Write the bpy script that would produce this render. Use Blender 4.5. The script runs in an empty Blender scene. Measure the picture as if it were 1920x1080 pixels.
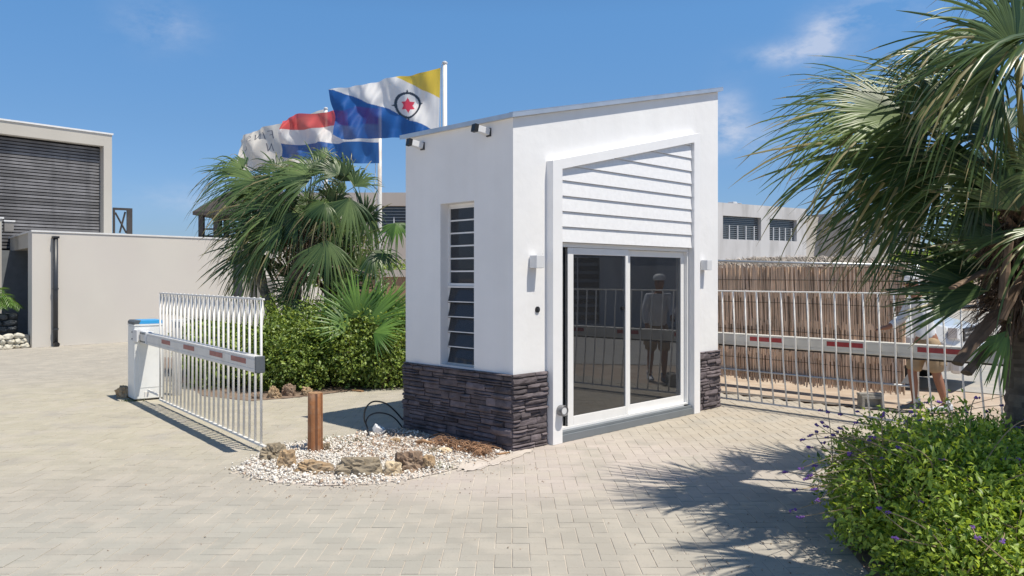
import bpy, bmesh, math, random
import numpy as np
from mathutils import Vector, Matrix, noise, Euler

sc = bpy.context.scene
COL = sc.collection
R = math.radians
F, CH, HY = 1500.0, 1.65, 520.0      # focal length in photo pixels, eye height, horizon row

# ------------------------------------------------------------------ camera
cam = bpy.data.cameras.new('camera')
cam.sensor_width = 36.0
cam.lens = 36.0 * F / 1920.0
cam.shift_y = -(540.0 - HY) / 1920.0
cam.clip_start = 0.05
cam.clip_end = 3000
camo = bpy.data.objects.new('camera', cam)
camo.location = (0, 0, CH)
camo.rotation_euler = (R(90), 0, 0)
COL.objects.link(camo)
sc.camera = camo

# ------------------------------------------------------------------ light and exposure
SUN = Vector((0.40, -0.232, 1.0)).normalized()
ELEV = math.asin(SUN.z)
AZ = math.atan2(SUN.x, SUN.y)
sun = bpy.data.lights.new('sun', 'SUN')
sun.energy = 4.9
sun.angle = R(0.6)
sun.color = (1.0, 0.925, 0.80)
suno = bpy.data.objects.new('sun', sun)
suno.rotation_euler = SUN.to_track_quat('Z', 'Y').to_euler()
suno.location = SUN * 50
COL.objects.link(suno)

world = bpy.data.worlds.new('World')
sc.world = world
world.use_nodes = True
wt = world.node_tree
wt.nodes.clear()
WN = wt.nodes.new
WL = wt.links.new
sky = WN('ShaderNodeTexSky')
sky.sky_type = 'NISHITA'
sky.sun_disc = False
sky.sun_elevation = ELEV
sky.sun_rotation = AZ
sky.altitude = 0
sky.air_density = 1.0
sky.dust_density = 0.5
sky.ozone_density = 2.6
bg = WN('ShaderNodeBackground')
bg.inputs['Strength'].default_value = 0.105
outw = WN('ShaderNodeOutputWorld')
tc = WN('ShaderNodeTexCoord')
# a few small wisps of fair-weather cloud
def wmath(op, a=None, b=None):
    n = WN('ShaderNodeMath'); n.operation = op
    for i, v in enumerate((a, b)):
        if v is None: continue
        if hasattr(v, 'links'): WL(v, n.inputs[i])
        else: n.inputs[i].default_value = v
    return n.outputs[0]
cn = WN('ShaderNodeTexNoise'); cn.inputs['Scale'].default_value = 13; cn.inputs['Detail'].default_value = 9; cn.inputs['Roughness'].default_value = 0.62
cmap = WN('ShaderNodeMapping'); cmap.inputs['Scale'].default_value = (1, 1, 2.1)
WL(tc.outputs['Generated'], cmap.inputs[0]); WL(cmap.outputs[0], cn.inputs['Vector'])
total = None
CLOUDS = [(1548, 62, 34, 26, .75), (1490, 100, 60, 17, .85), (1362, 225, 30, 40, .8), (1400, 262, 60, 22, .55), (1640, 22, 60, 22, .5), (305, 48, 55, 30, .35), (385, 375, 90, 22, .35)]
for i in range(12):
    random.seed(90 + i)
    a = random.uniform(60, 330)
    CLOUDS.append(('az', a, random.uniform(10, 45), random.uniform(.05, .16), random.uniform(.03, .06), .9))
for c in CLOUDS:
    if c[0] == 'az':
        a, e = R(c[1]), R(c[2])
        d = Vector((math.sin(a) * math.cos(e), math.cos(a) * math.cos(e), math.sin(e))); sx, sz, st = c[3], c[4], c[5]
    else:
        d = Vector(((c[0] - 960) / F, 1, (HY - c[1]) / F)).normalized(); sx, sz, st = c[2] / F, c[3] / F, c[4]
    mp = WN('ShaderNodeMapping'); mp.vector_type = 'POINT'
    mp.inputs['Location'].default_value = (-d.x / sx, -d.y / sx, -d.z / sz)
    mp.inputs['Scale'].default_value = (1 / sx, 1 / sx, 1 / sz)
    WL(tc.outputs['Generated'], mp.inputs[0])
    vl = WN('ShaderNodeVectorMath'); vl.operation = 'LENGTH'
    WL(mp.outputs[0], vl.inputs[0])
    g = wmath('MULTIPLY', wmath('POWER', 2.718, wmath('MULTIPLY', wmath('POWER', vl.outputs['Value'], 2.0), -0.8)), st)
    total = g if total is None else wmath('ADD', total, g)
cl = wmath('MULTIPLY', total, wmath('MULTIPLY', wmath('SUBTRACT', cn.outputs['Fac'], 0.36), 3.2))
clc = WN('ShaderNodeClamp'); WL(cl, clc.inputs[0]); clc.inputs['Max'].default_value = 0.55
mixw = WN('ShaderNodeMix'); mixw.data_type = 'RGBA'
WL(clc.outputs[0], mixw.inputs[0])
tint = WN('ShaderNodeMix'); tint.data_type = 'RGBA'; tint.blend_type = 'MULTIPLY'; tint.inputs[0].default_value = 1.0
SKYTINT = (0.99, 1.0, 0.93, 1)
tint.inputs[7].default_value = SKYTINT
WL(sky.outputs[0], tint.inputs[6])
# the blue of this sky deepens evenly from the horizon upward
sep = WN('ShaderNodeSeparateXYZ'); WL(tc.outputs['Generated'], sep.inputs[0])
ramp = WN('ShaderNodeValToRGB'); WL(wmath('ABSOLUTE', sep.outputs['Z']), ramp.inputs[0])
re_ = ramp.color_ramp.elements
re_[0].position = .05; re_[0].color = (.40, .505, .78, 1); re_[1].position = .31; re_[1].color = (.51, .765, 1, 1)
e3 = ramp.color_ramp.elements.new(.18); e3.color = (.45, .61, .83, 1)
e4 = ramp.color_ramp.elements.new(.6); e4.color = (.43, .58, .72, 1)
e5 = ramp.color_ramp.elements.new(1.0); e5.color = (.38, .50, .60, 1)
tint2 = WN('ShaderNodeVectorMath'); tint2.operation = 'MULTIPLY'; WL(tint.outputs[2], tint2.inputs[0]); WL(ramp.outputs[0], tint2.inputs[1])
tint3 = WN('ShaderNodeVectorMath'); tint3.operation = 'SCALE'; tint3.inputs['Scale'].default_value = 1.36; WL(tint2.outputs[0], tint3.inputs[0])
WL(tint3.outputs[0], mixw.inputs[6])
mixw.inputs[7].default_value = (6.4, 6.6, 7.4, 1)
WL(mixw.outputs[2], bg.inputs['Color'])
WL(bg.outputs[0], outw.inputs['Surface'])

sc.view_settings.view_transform = 'Standard'
sc.view_settings.look = 'None'
sc.view_settings.gamma = 1.0
sc.view_settings.use_curve_mapping = False
sc.view_settings.exposure = 0.15
sc.render.engine = 'CYCLES'
sc.cycles.max_bounces = 8
sc.cycles.transparent_max_bounces = 16

# ------------------------------------------------------------------ helpers
def W(px, py, Y):
    "point seen at photo pixel (px, py) at depth Y metres"
    return Vector(((px - 960) / F * Y, Y, CH + (HY - py) / F * Y))

def G(px, py, z=0.0):
    Y = F * (CH - z) / (py - HY)
    return Vector(((px - 960) / F * Y, Y, z))

class MB:
    def __init__(s):
        s.v = []; s.f = []; s.m = []; s.c = []      # verts, faces, material index, face tint
    def add(s, vs, fs, mi=0, tint=0.5):
        b = len(s.v)
        s.v.extend([tuple(p) for p in vs])
        for f in fs:
            s.f.append(tuple(b + i for i in f)); s.m.append(mi); s.c.append(tint)
        return s
    def box(s, x0, y0, z0, x1, y1, z1, mi=0, M=None, tint=0.5):
        vs = [Vector(p) for p in ((x0,y0,z0),(x1,y0,z0),(x1,y1,z0),(x0,y1,z0),(x0,y0,z1),(x1,y0,z1),(x1,y1,z1),(x0,y1,z1))]
        if M is not None: vs = [M @ p for p in vs]
        return s.add(vs, [(0,3,2,1),(4,5,6,7),(0,1,5,4),(1,2,6,5),(2,3,7,6),(3,0,4,7)], mi, tint)
    def prism(s, poly, h0, h1, axis='z', mi=0, M=None, tint=0.5):
        "extrude a polygon; axis y: poly is (x,z); axis x: poly is (y,z); axis z: poly is (x,y)"
        n = len(poly)
        if axis == 'z': mk = lambda a, b, h: Vector((a, b, h))
        elif axis == 'y': mk = lambda a, b, h: Vector((a, h, b))
        else: mk = lambda a, b, h: Vector((h, a, b))
        vs = [mk(a, b, h0) for a, b in poly] + [mk(a, b, h1) for a, b in poly]
        if M is not None: vs = [M @ p for p in vs]
        fs = [tuple(range(n))[::-1], tuple(range(n, 2 * n))] + [(i, (i+1) % n, n + (i+1) % n, n + i) for i in range(n)]
        return s.add(vs, fs, mi, tint)
    def tube(s, pts, rad, n=8, mi=0, caps=True, tint=0.5, squash=1.0):
        pts = [Vector(p) for p in pts]
        if not hasattr(rad, '__len__'): rad = [rad] * len(pts)
        vs, fs = [], []
        up = None
        for i, p in enumerate(pts):
            a = pts[max(0, i-1)]; b = pts[min(len(pts)-1, i+1)]
            d = (b - a).normalized()
            if up is None:
                up = Vector((0, 0, 1)) if abs(d.z) < .9 else Vector((1, 0, 0))
            x = d.cross(up)
            if x.length < 1e-5: x = d.cross(Vector((0, 1, 0)))
            x.normalize(); up = x.cross(d).normalized()
            for k in range(n):
                t = 2 * math.pi * k / n
                vs.append(p + (x * math.cos(t) + up * math.sin(t) * squash) * rad[i])
        for i in range(len(pts) - 1):
            for k in range(n):
                fs.append((i*n+k, i*n+(k+1) % n, (i+1)*n+(k+1) % n, (i+1)*n+k))
        if caps:
            fs.append(tuple(range(n))[::-1]); fs.append(tuple(range((len(pts)-1)*n, len(pts)*n)))
        return s.add(vs, fs, mi, tint)
    def cyl(s, a, b, r, n=16, mi=0, r2=None, tint=.5):
        return s.tube([a, b], [r, r if r2 is None else r2], n, mi, True, tint)
    def lathe(s, prof, n=20, mi=0, M=None):
        vs, fs = [], []
        for r, z in prof:
            for k in range(n):
                t = 2*math.pi*k/n
                p = Vector((r*math.cos(t), r*math.sin(t), z))
                vs.append(M @ p if M is not None else p)
        for i in range(len(prof)-1):
            for k in range(n):
                fs.append((i*n+k, i*n+(k+1) % n, (i+1)*n+(k+1) % n, (i+1)*n+k))
        fs.append(tuple(range(n))[::-1]); fs.append(tuple(range((len(prof)-1)*n, len(prof)*n)))
        return s.add(vs, fs, mi)
    def mesh(s, name, mats=(), smooth=False, tint=False):
        me = bpy.data.meshes.new(name)
        me.from_pydata(s.v, [], s.f)
        if not hasattr(mats, '__len__'): mats = [mats]
        for m in mats: me.materials.append(m)
        me.polygons.foreach_set('material_index', s.m)
        if tint:
            at = me.attributes.new('tint', 'FLOAT', 'FACE')
            at.data.foreach_set('value', s.c)
        if smooth: me.shade_smooth()
        me.update()
        return me
    def build(s, name, mats, parent=None, smooth=False, tint=False, bevel=0, loc=None, kind=None):
        return put(name, s.mesh(name, mats, smooth, tint), parent, bevel, loc, kind)

def put(name, me, parent=None, bevel=0, loc=None, kind=None):
    o = bpy.data.objects.new(name, me)
    COL.objects.link(o)
    if parent is not None: o.parent = parent
    if loc is not None: o.location = loc
    if bevel:
        b = o.modifiers.new('bevel', 'BEVEL'); b.width = bevel; b.segments = 2; b.limit_method = 'ANGLE'; b.angle_limit = R(40)
        b.harden_normals = False
    if kind: o['kind'] = kind
    return o

def fast_mesh(name, V, Fq, mat, tint=None, smooth=False):
    "V (n,3) array, Fq (m,k) int array of k-gons, tint (m,) floats"
    me = bpy.data.meshes.new(name)
    V = np.asarray(V, dtype=np.float32); Fq = np.asarray(Fq, dtype=np.int32)
    m, k = Fq.shape
    me.vertices.add(len(V)); me.vertices.foreach_set('co', V.ravel())
    me.loops.add(m * k); me.loops.foreach_set('vertex_index', Fq.ravel())
    me.polygons.add(m); me.polygons.foreach_set('loop_start', np.arange(0, m * k, k, dtype=np.int32))
    if hasattr(mat, '__len__'):
        for q in mat: me.materials.append(q)
    else: me.materials.append(mat)
    me.update(calc_edges=True)
    if tint is not None:
        at = me.attributes.new('tint', 'FLOAT', 'FACE'); at.data.foreach_set('value', np.asarray(tint, dtype=np.float32))
    if smooth: me.shade_smooth()
    return me

def thing(name, label, cat, loc=(0, 0, 0), rz=0.0, group=None, xdir=None):
    o = bpy.data.objects.new(name, None)
    COL.objects.link(o)
    o.empty_display_size = .2
    o.location = loc
    if xdir is not None: rz = math.atan2(xdir[1], xdir[0])
    o.rotation_euler = (0, 0, rz)
    return tag(o, label, cat, group)

def tag(o, label, cat, group=None):
    o['label'] = label; o['category'] = cat
    if group: o['group'] = group
    return o

# ------------------------------------------------------------------ materials
def mat(name, col, rough=.6, metal=0., var=.12, scale=6., col2=None, bump=0., bscale=60., spec=.5, tintamt=0., stain=None, streak=None, coat=0., det=4):
    """one procedural surface: base colour, noise toward col2, per-face tint, large stains, vertical streaks, bump"""
    m = bpy.data.materials.new(name); m.use_nodes = True
    nt = m.node_tree; N = nt.nodes.new; L = nt.links.new
    b = nt.nodes['Principled BSDF']
    b.inputs['Roughness'].default_value = rough; b.inputs['Metallic'].default_value = metal
    b.inputs['Specular IOR Level'].default_value = spec
    b.inputs['Coat Weight'].default_value = coat
    tcn = N('ShaderNodeTexCoord')
    c2 = col2 if col2 else tuple(c * (1 - var) for c in col)
    c1 = col if col2 else tuple(min(1, c * (1 + var * .6)) for c in col)
    nz = N('ShaderNodeTexNoise'); nz.inputs['Scale'].default_value = scale; nz.inputs['Detail'].default_value = det
    L(tcn.outputs['Object'], nz.inputs['Vector'])
    rp = N('ShaderNodeMapRange'); rp.inputs[1].default_value = .34; rp.inputs[2].default_value = .66; L(nz.outputs['Fac'], rp.inputs[0])
    mx = N('ShaderNodeMix'); mx.data_type = 'RGBA'; L(rp.outputs[0], mx.inputs[0])
    mx.inputs[6].default_value = (*c1, 1); mx.inputs[7].default_value = (*c2, 1)
    cur = mx.outputs[2]
    if tintamt:
        at = N('ShaderNodeAttribute'); at.attribute_name = 'tint'
        mr = N('ShaderNodeMapRange'); mr.inputs[3].default_value = 1 - tintamt; mr.inputs[4].default_value = 1 + tintamt; L(at.outputs['Fac'], mr.inputs[0])
        vm = N('ShaderNodeVectorMath'); vm.operation = 'SCALE'; L(cur, vm.inputs[0]); L(mr.outputs[0], vm.inputs['Scale']); cur = vm.outputs[0]
    if stain:
        sc_, colr, amt = stain
        n2 = N('ShaderNodeTexNoise'); n2.inputs['Scale'].default_value = sc_; n2.inputs['Detail'].default_value = 6; L(tcn.outputs['Object'], n2.inputs['Vector'])
        r2 = N('ShaderNodeMapRange'); r2.inputs[1].default_value = .48; r2.inputs[2].default_value = .75; r2.inputs[4].default_value = amt; L(n2.outputs['Fac'], r2.inputs[0])
        m2 = N('ShaderNodeMix'); m2.data_type = 'RGBA'; L(r2.outputs[0], m2.inputs[0]); L(cur, m2.inputs[6]); m2.inputs[7].default_value = (*colr, 1); cur = m2.outputs[2]
    if streak:
        sx, colr, amt = streak
        mp = N('ShaderNodeMapping'); mp.inputs['Scale'].default_value = (sx, sx, .35); L(tcn.outputs['Object'], mp.inputs[0])
        n3 = N('ShaderNodeTexNoise'); n3.inputs['Scale'].default_value = 1; n3.inputs['Detail'].default_value = 5; L(mp.outputs[0], n3.inputs['Vector'])
        r3 = N('ShaderNodeMapRange'); r3.inputs[1].default_value = .46; r3.inputs[2].default_value = .64; r3.inputs[4].default_value = amt; L(n3.outputs['Fac'], r3.inputs[0])
        m3 = N('ShaderNodeMix'); m3.data_type = 'RGBA'; L(r3.outputs[0], m3.inputs[0]); L(cur, m3.inputs[6]); m3.inputs[7].default_value = (*colr, 1); cur = m3.outputs[2]
    L(cur, b.inputs['Base Color'])
    if bump:
        nb = N('ShaderNodeTexNoise'); nb.inputs['Scale'].default_value = bscale; nb.inputs['Detail'].default_value = 5; L(tcn.outputs['Object'], nb.inputs['Vector'])
        bp = N('ShaderNodeBump'); bp.inputs['Strength'].default_value = bump; bp.inputs['Distance'].default_value = .01; L(nb.outputs['Fac'], bp.inputs['Height']); L(bp.outputs[0], b.inputs['Normal'])
    m.diffuse_color = (*col, 1)
    return m

def leafmat(name, c_dark, c_light, rough=.42, trans=.3, spec=.5, tip=None):
    "foliage: colour between two greens by the face attribute tint, part of the light passes through"
    m = bpy.data.materials.new(name); m.use_nodes = True
    nt = m.node_tree; N = nt.nodes.new; L = nt.links.new
    b = nt.nodes['Principled BSDF']; out = nt.nodes['Material Output']
    b.inputs['Roughness'].default_value = rough; b.inputs['Specular IOR Level'].default_value = spec
    at = N('ShaderNodeAttribute'); at.attribute_name = 'tint'
    cr = N('ShaderNodeValToRGB'); L(at.outputs['Fac'], cr.inputs[0])
    e = cr.color_ramp.elements
    e[0].position = 0; e[0].color = (*c_dark, 1); e[1].position = .85; e[1].color = (*c_light, 1)
    if tip:
        e2 = cr.color_ramp.elements.new(1.0); e2.color = (*tip, 1)
    L(cr.outputs[0], b.inputs['Base Color'])
    tr = N('ShaderNodeBsdfTranslucent')
    sm = N('ShaderNodeVectorMath'); sm.operation = 'MULTIPLY'; sm.inputs[1].default_value = (1.5, 1.35, .6); L(cr.outputs[0], sm.inputs[0]); L(sm.outputs[0], tr.inputs[0])
    mx = N('ShaderNodeMixShader'); mx.inputs[0].default_value = trans
    L(b.outputs[0], mx.inputs[1]); L(tr.outputs[0], mx.inputs[2]); L(mx.outputs[0], out.inputs['Surface'])
    return m

def glassmat(name, tintc, refl=.25, opac=.5, rough=.01, top=1.0):
    "tinted pane: part mirror by angle, part see-through, part dark film"
    m = bpy.data.materials.new(name); m.use_nodes = True
    nt = m.node_tree; N = nt.nodes.new; L = nt.links.new
    nt.nodes.remove(nt.nodes['Principled BSDF']); out = nt.nodes['Material Output']
    tr = N('ShaderNodeBsdfTransparent'); tr.inputs[0].default_value = (*tintc, 1)
    gl = N('ShaderNodeBsdfGlossy'); gl.inputs['Roughness'].default_value = rough; gl.inputs[0].default_value = (.92, .95, 1, 1)
    fr = N('ShaderNodeFresnel'); fr.inputs[0].default_value = 1.5
    mr = N('ShaderNodeMapRange'); mr.inputs[3].default_value = refl; mr.inputs[4].default_value = top; L(fr.outputs[0], mr.inputs[0])
    df = N('ShaderNodeBsdfDiffuse'); df.inputs[0].default_value = (.085, .09, .10, 1)
    m0 = N('ShaderNodeMixShader'); m0.inputs[0].default_value = opac; L(tr.outputs[0], m0.inputs[1]); L(df.outputs[0], m0.inputs[2])
    m1 = N('ShaderNodeMixShader'); L(mr.outputs[0], m1.inputs[0]); L(m0.outputs[0], m1.inputs[1]); L(gl.outputs[0], m1.inputs[2])
    L(m1.outputs[0], out.inputs['Surface'])
    return m

M = {}
M['render'] = mat('white_render', (.80, .80, .805), .75, var=.035, scale=1.8, bump=.35, bscale=9, spec=.2, streak=(7, (.72, .71, .70), .14))
M['portal'] = mat('white_trim', (.82, .82, .83), .5, var=.02, spec=.35)
M['siding'] = mat('siding', (.78, .785, .80), .55, var=.04, scale=18, bump=.12, bscale=40, spec=.3)
M['alu'] = mat('white_aluminium', (.80, .80, .80), .32, var=.02, spec=.5)
M['flash'] = mat('zinc_flashing', (.55, .56, .58), .35, .6, var=.08)
M['ledge'] = mat('ledge_stone', (.135, .115, .125), .8, var=.35, scale=9, bump=.9, bscale=38, spec=.25, tintamt=.34, stain=(3., (.18, .145, .145), .5))
M['ledge_back'] = mat('ledge_joint', (.02, .019, .021), .95, var=.1)
M['sill'] = mat('grey_sill', (.17, .19, .21), .45, var=.05)
M['darkalu'] = mat('dark_metal', (.035, .038, .045), .4, var=.1)
M['black'] = mat('black_plastic', (.012, .012, .014), .45, var=.1)
M['glass'] = glassmat('tinted_glass', (.46, .48, .50), .07, .20)
M['louvre'] = glassmat('louvre_glass', (.30, .33, .36), .0, .55, top=.40)
M['farglass'] = mat('far_glass', (.02, .025, .035), .12, var=.2, spec=.7)
M['interior'] = mat('interior_wall', (.62, .63, .64), .8, var=.05)
M['intfloor'] = mat('interior_floor', (.50, .51, .51), .35, var=.08)
M['lampgrey'] = mat('lamp_grey', (.66, .67, .69), .4, var=.03)
M['steel'] = mat('brushed_steel', (.55, .55, .56), .28, .9, var=.08)
M['chrome'] = mat('galvanised', (.52, .54, .56), .4, .7, var=.12, scale=20)
M['cabinet'] = mat('cabinet_white', (.80, .81, .80), .4, var=.04, scale=3, stain=(4, (.5, .5, .47), .25))
M['armwhite'] = mat('arm_white', (.66, .66, .655), .38, var=.06, scale=7, stain=(5, (.50, .48, .44), .5))
M['armcream'] = mat('arm_cream', (.68, .66, .61), .42, var=.06, scale=7, stain=(5, (.52, .48, .42), .5))
M['bar'] = mat('bar_white', (.78, .77, .745), .4, var=.06, scale=9, stain=(26, (.52, .44, .36), .25))
M['bluecap'] = mat('blue_cap', (.05, .36, .72), .3, var=.05)
M['capgrey'] = mat('cap_grey', (.10, .115, .13), .5, var=.1)
M['red'] = mat('reflective_red', (.36, .035, .04), .35, var=.15, scale=30)
M['reddull'] = mat('faded_red', (.33, .10, .095), .45, var=.2, scale=30)
M['beige'] = mat('beige_render', (.58, .55, .505), .85, var=.04, scale=.7, bump=.05, bscale=50, spec=.2, stain=(.35, (.61, .56, .54), .5))
M['beigeframe'] = mat('beige_frame', (.47, .445, .40), .85, var=.04, scale=.8, spec=.2)
M['coping'] = mat('pale_coping', (.70, .70, .70), .5, var=.05)
M['soffit'] = mat('grey_soffit', (.22, .21, .20), .8, var=.05)
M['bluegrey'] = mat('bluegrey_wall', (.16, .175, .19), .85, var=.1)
M['slat'] = mat('grey_slat', (.15, .148, .155), .7, var=.22, scale=2.2, tintamt=.3, streak=(3, (.07, .07, .075), .5))
M['slatback'] = mat('slat_backing', (.02, .02, .024), .9)
M['cream'] = mat('cream_render', (.50, .45, .41), .85, var=.05, scale=.5, spec=.2, streak=(1.2, (.38, .34, .31), .3))
M['greywall'] = mat('weathered_render', (.57, .56, .56), .85, var=.06, scale=.6, spec=.2, streak=(1.6, (.30, .29, .28), .45), stain=(.4, (.38, .36, .35), .4))
M['farwall'] = mat('far_wall', (.42, .40, .375), .85, var=.06, scale=.5, spec=.2)
M['brownroof'] = mat('brown_roof', (.055, .047, .045), .8, var=.25, scale=5)
M['timber'] = mat('dark_timber', (.05, .045, .045), .8, var=.2, scale=5)
M['terracotta'] = mat('terracotta_wall', (.33, .20, .13), .85, var=.15, scale=3, stain=(1.5, (.22, .15, .11), .5))
M['concrete'] = mat('concrete_block', (.27, .255, .23), .9, var=.12, scale=12, bump=.5, bscale=90)
M['wood'] = mat('wood_post', (.42, .18, .07), .7, var=.4, scale=3, col2=(.30, .115, .045), bump=.4, bscale=30, streak=(38, (.10, .045, .025), 1.0), stain=(9, (.50, .36, .25), .6))
M['woodtop'] = mat('wood_cut', (.36, .21, .11), .8, var=.2, scale=20)
M['cable'] = mat('black_cable', (.022, .022, .024), .5)
M['cablegrey'] = mat('grey_cable', (.40, .40, .41), .5)
M['reedback'] = mat('reed_backing', (.46, .34, .25), .9, var=.3, scale=9)
M['root'] = mat('dry_root', (.33, .19, .11), .85, var=.3, scale=20, tintamt=.45)
M['thatch'] = mat('thatch', (.34, .30, .26), .95, var=.3, scale=8, tintamt=.5)
M['reed'] = mat('reed', (.82, .60, .43), .75, var=.22, scale=3, tintamt=.36, bump=.2, stain=(1.2, (.56, .44, .37), .6))
M['trunk'] = mat('palm_trunk', (.17, .135, .105), .95, var=.3, scale=11, bump=.9, bscale=24, tintamt=.35)
M['trunkpale'] = mat('palm_trunk_pale', (.26, .23, .19), .95, var=.25, scale=9, bump=.6, bscale=22, tintamt=.3)
M['husk'] = mat('dry_frond', (.19, .13, .09), .9, var=.35, scale=12, tintamt=.5)
M['stem'] = mat('twig', (.13, .10, .05), .8, var=.3, scale=12)
M['vinestem'] = mat('vine_stem', (.33, .25, .15), .7, var=.3, scale=12)
M['flower'] = mat('purple_flower', (.17, .08, .33), .6, var=.2, scale=30)
M['soil'] = mat('bed_soil', (.22, .16, .12), .95, var=.3, scale=9, bump=.6, bscale=30)
M['carwhite'] = mat('car_silver_white', (.62, .64, .66), .25, var=.02, coat=.6)
M['rubber'] = mat('rubber', (.02, .02, .02), .8)
M['skin'] = mat('skin', (.30, .14, .085), .6, var=.08)
M['shirt'] = mat('white_shirt', (.66, .68, .72), .85, var=.06, scale=8, bump=.4, bscale=14)
M['shorts'] = mat('khaki_shorts', (.36, .26, .16), .85, var=.12, scale=10, bump=.4, bscale=18)
M['shoegrey'] = mat('grey_shoe', (.12, .13, .15), .7, var=.2, scale=30)
M['shoewhite'] = mat('white_shoe', (.55, .58, .62), .6, var=.2, scale=30)
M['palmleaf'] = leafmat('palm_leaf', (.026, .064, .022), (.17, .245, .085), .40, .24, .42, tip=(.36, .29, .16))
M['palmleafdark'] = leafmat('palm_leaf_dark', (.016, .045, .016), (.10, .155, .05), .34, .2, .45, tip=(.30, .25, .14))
M['youngpalm'] = leafmat('young_palm_leaf', (.04, .105, .02), (.17, .31, .065), .4, .3)
M['hedge'] = leafmat('hedge_leaf', (.05, .11, .022), (.32, .42, .10), .45, .3)
M['bush'] = leafmat('bush_leaf', (.045, .125, .018), (.42, .55, .09), .45, .35)
M['grass'] = leafmat('grass_leaf', (.05, .09, .03), (.2, .22, .1), .6, .3)
M['petiole'] = mat('petiole', (.13, .15, .06), .6, var=.25, scale=9)
M['rocktan'] = mat('rock_tan', (.44, .31, .18), .9, var=.3, scale=7, col2=(.27, .19, .12), bump=.8, bscale=26, stain=(5, (.62, .50, .34), .6))
M['rockcream'] = mat('rock_cream', (.62, .50, .34), .9, var=.2, scale=7, bump=.6, bscale=26)
M['rockgrey'] = mat('rock_grey', (.34, .28, .20), .9, var=.3, scale=9, col2=(.17, .14, .10), bump=1., bscale=24, stain=(7, (.42, .35, .25), .5))
M['rockbrown'] = mat('rock_brown', (.31, .215, .15), .9, var=.3, scale=12, col2=(.13, .09, .065), bump=1., bscale=30, stain=(6, (.45, .35, .25), .5))
M['pebble'] = mat('pebble', (.70, .665, .61), .8, var=.15, scale=20, tintamt=.32)
M['mulch'] = mat('mulch', (.42, .31, .23), .9, var=.35, scale=30, tintamt=.45)
M['whitestone'] = mat('white_stone', (.60, .57, .48), .9, var=.15, scale=6, bump=.6, bscale=20)
M['gabion'] = mat('gabion_stone', (.10, .11, .12), .9, var=.3, scale=6, bump=.6, bscale=20)
# ------------------------------------------------------------------ ground
def groundmat(name, col, col2, sand, sandamt, rough=.9, zones=(), bump=.25, tintamt=0, fine=(.25, 1.0)):
    m = bpy.data.materials.new(name); m.use_nodes = True
    nt = m.node_tree; N = nt.nodes.new; L = nt.links.new
    b = nt.nodes['Principled BSDF']; b.inputs['Roughness'].default_value = rough; b.inputs['Specular IOR Level'].default_value = .2
    g = N('ShaderNodeNewGeometry')
    def nz(scale, det=5, lo=.35, hi=.65):
        n = N('ShaderNodeTexNoise'); n.inputs['Scale'].default_value = scale; n.inputs['Detail'].default_value = det; L(g.outputs['Position'], n.inputs['Vector'])
        r = N('ShaderNodeMapRange'); r.inputs[1].default_value = lo; r.inputs[2].default_value = hi; L(n.outputs['Fac'], r.inputs[0]); return r.outputs[0]
    def mix(f, a, bcol):
        x = N('ShaderNodeMix'); x.data_type = 'RGBA'
        if hasattr(f, 'links'): L(f, x.inputs[0])
        else: x.inputs[0].default_value = f
        L(a, x.inputs[6]) if hasattr(a, 'links') else setattr(x.inputs[6], 'default_value', (*a, 1))
        x.inputs[7].default_value = (*bcol, 1); return x.outputs[2]
    def mul(a, v):
        x = N('ShaderNodeMath'); x.operation = 'MULTIPLY'; L(a, x.inputs[0])
        L(v, x.inputs[1]) if hasattr(v, 'links') else setattr(x.inputs[1], 'default_value', v); return x.outputs[0]
    cur = mix(nz(1.3), col, col2)
    for (cx, cy, rx, ry, zc, amt) in zones:
        mp = N('ShaderNodeMapping'); mp.inputs['Location'].default_value = (-cx / rx, -cy / ry, 0); mp.inputs['Scale'].default_value = (1 / rx, 1 / ry, 0)
        L(g.outputs['Position'], mp.inputs[0])
        vl = N('ShaderNodeVectorMath'); vl.operation = 'LENGTH'; L(mp.outputs[0], vl.inputs[0])
        r = N('ShaderNodeMapRange'); r.interpolation_type = 'SMOOTHSTEP'; r.inputs[1].default_value = .45; r.inputs[2].default_value = 1.15; r.inputs[3].default_value = amt; r.inputs[4].default_value = 0
        L(vl.outputs['Value'], r.inputs[0])
        cur = mix(mul(r.outputs[0], mul(nz(2.1, 6, .3, .5), 1.0)), cur, zc)
    if tintamt:
        at = N('ShaderNodeAttribute'); at.attribute_name = 'tint'
        mr = N('ShaderNodeMapRange'); mr.inputs[3].default_value = 1 - tintamt; mr.inputs[4].default_value = 1 + tintamt; L(at.outputs['Fac'], mr.inputs[0])
        vm = N('ShaderNodeVectorMath'); vm.operation = 'SCALE'; L(cur, vm.inputs[0]); L(mr.outputs[0], vm.inputs['Scale']); cur = vm.outputs[0]
    cur = mix(mul(nz(3.2, 8, .47, .62), sandamt), cur, sand)       # drifts of dust
    cur = mix(mul(nz(38, 3, .6, .78), .35), cur, tuple(c * .62 for c in col))   # grit
    cur = mix(mul(nz(.9, 7, .55, .75), .22), cur, tuple(c * .72 for c in col))  # old stains
    L(cur, b.inputs['Base Color'])
    nb = N('ShaderNodeTexNoise'); nb.inputs['Scale'].default_value = 70; nb.inputs['Detail'].default_value = 4; L(g.outputs['Position'], nb.inputs['Vector'])
    bp = N('ShaderNodeBump'); bp.inputs['Strength'].default_value = bump; bp.inputs['Distance'].default_value = .01; L(nb.outputs['Fac'], bp.inputs['Height']); L(bp.outputs[0], b.inputs['Normal'])
    return m

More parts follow.
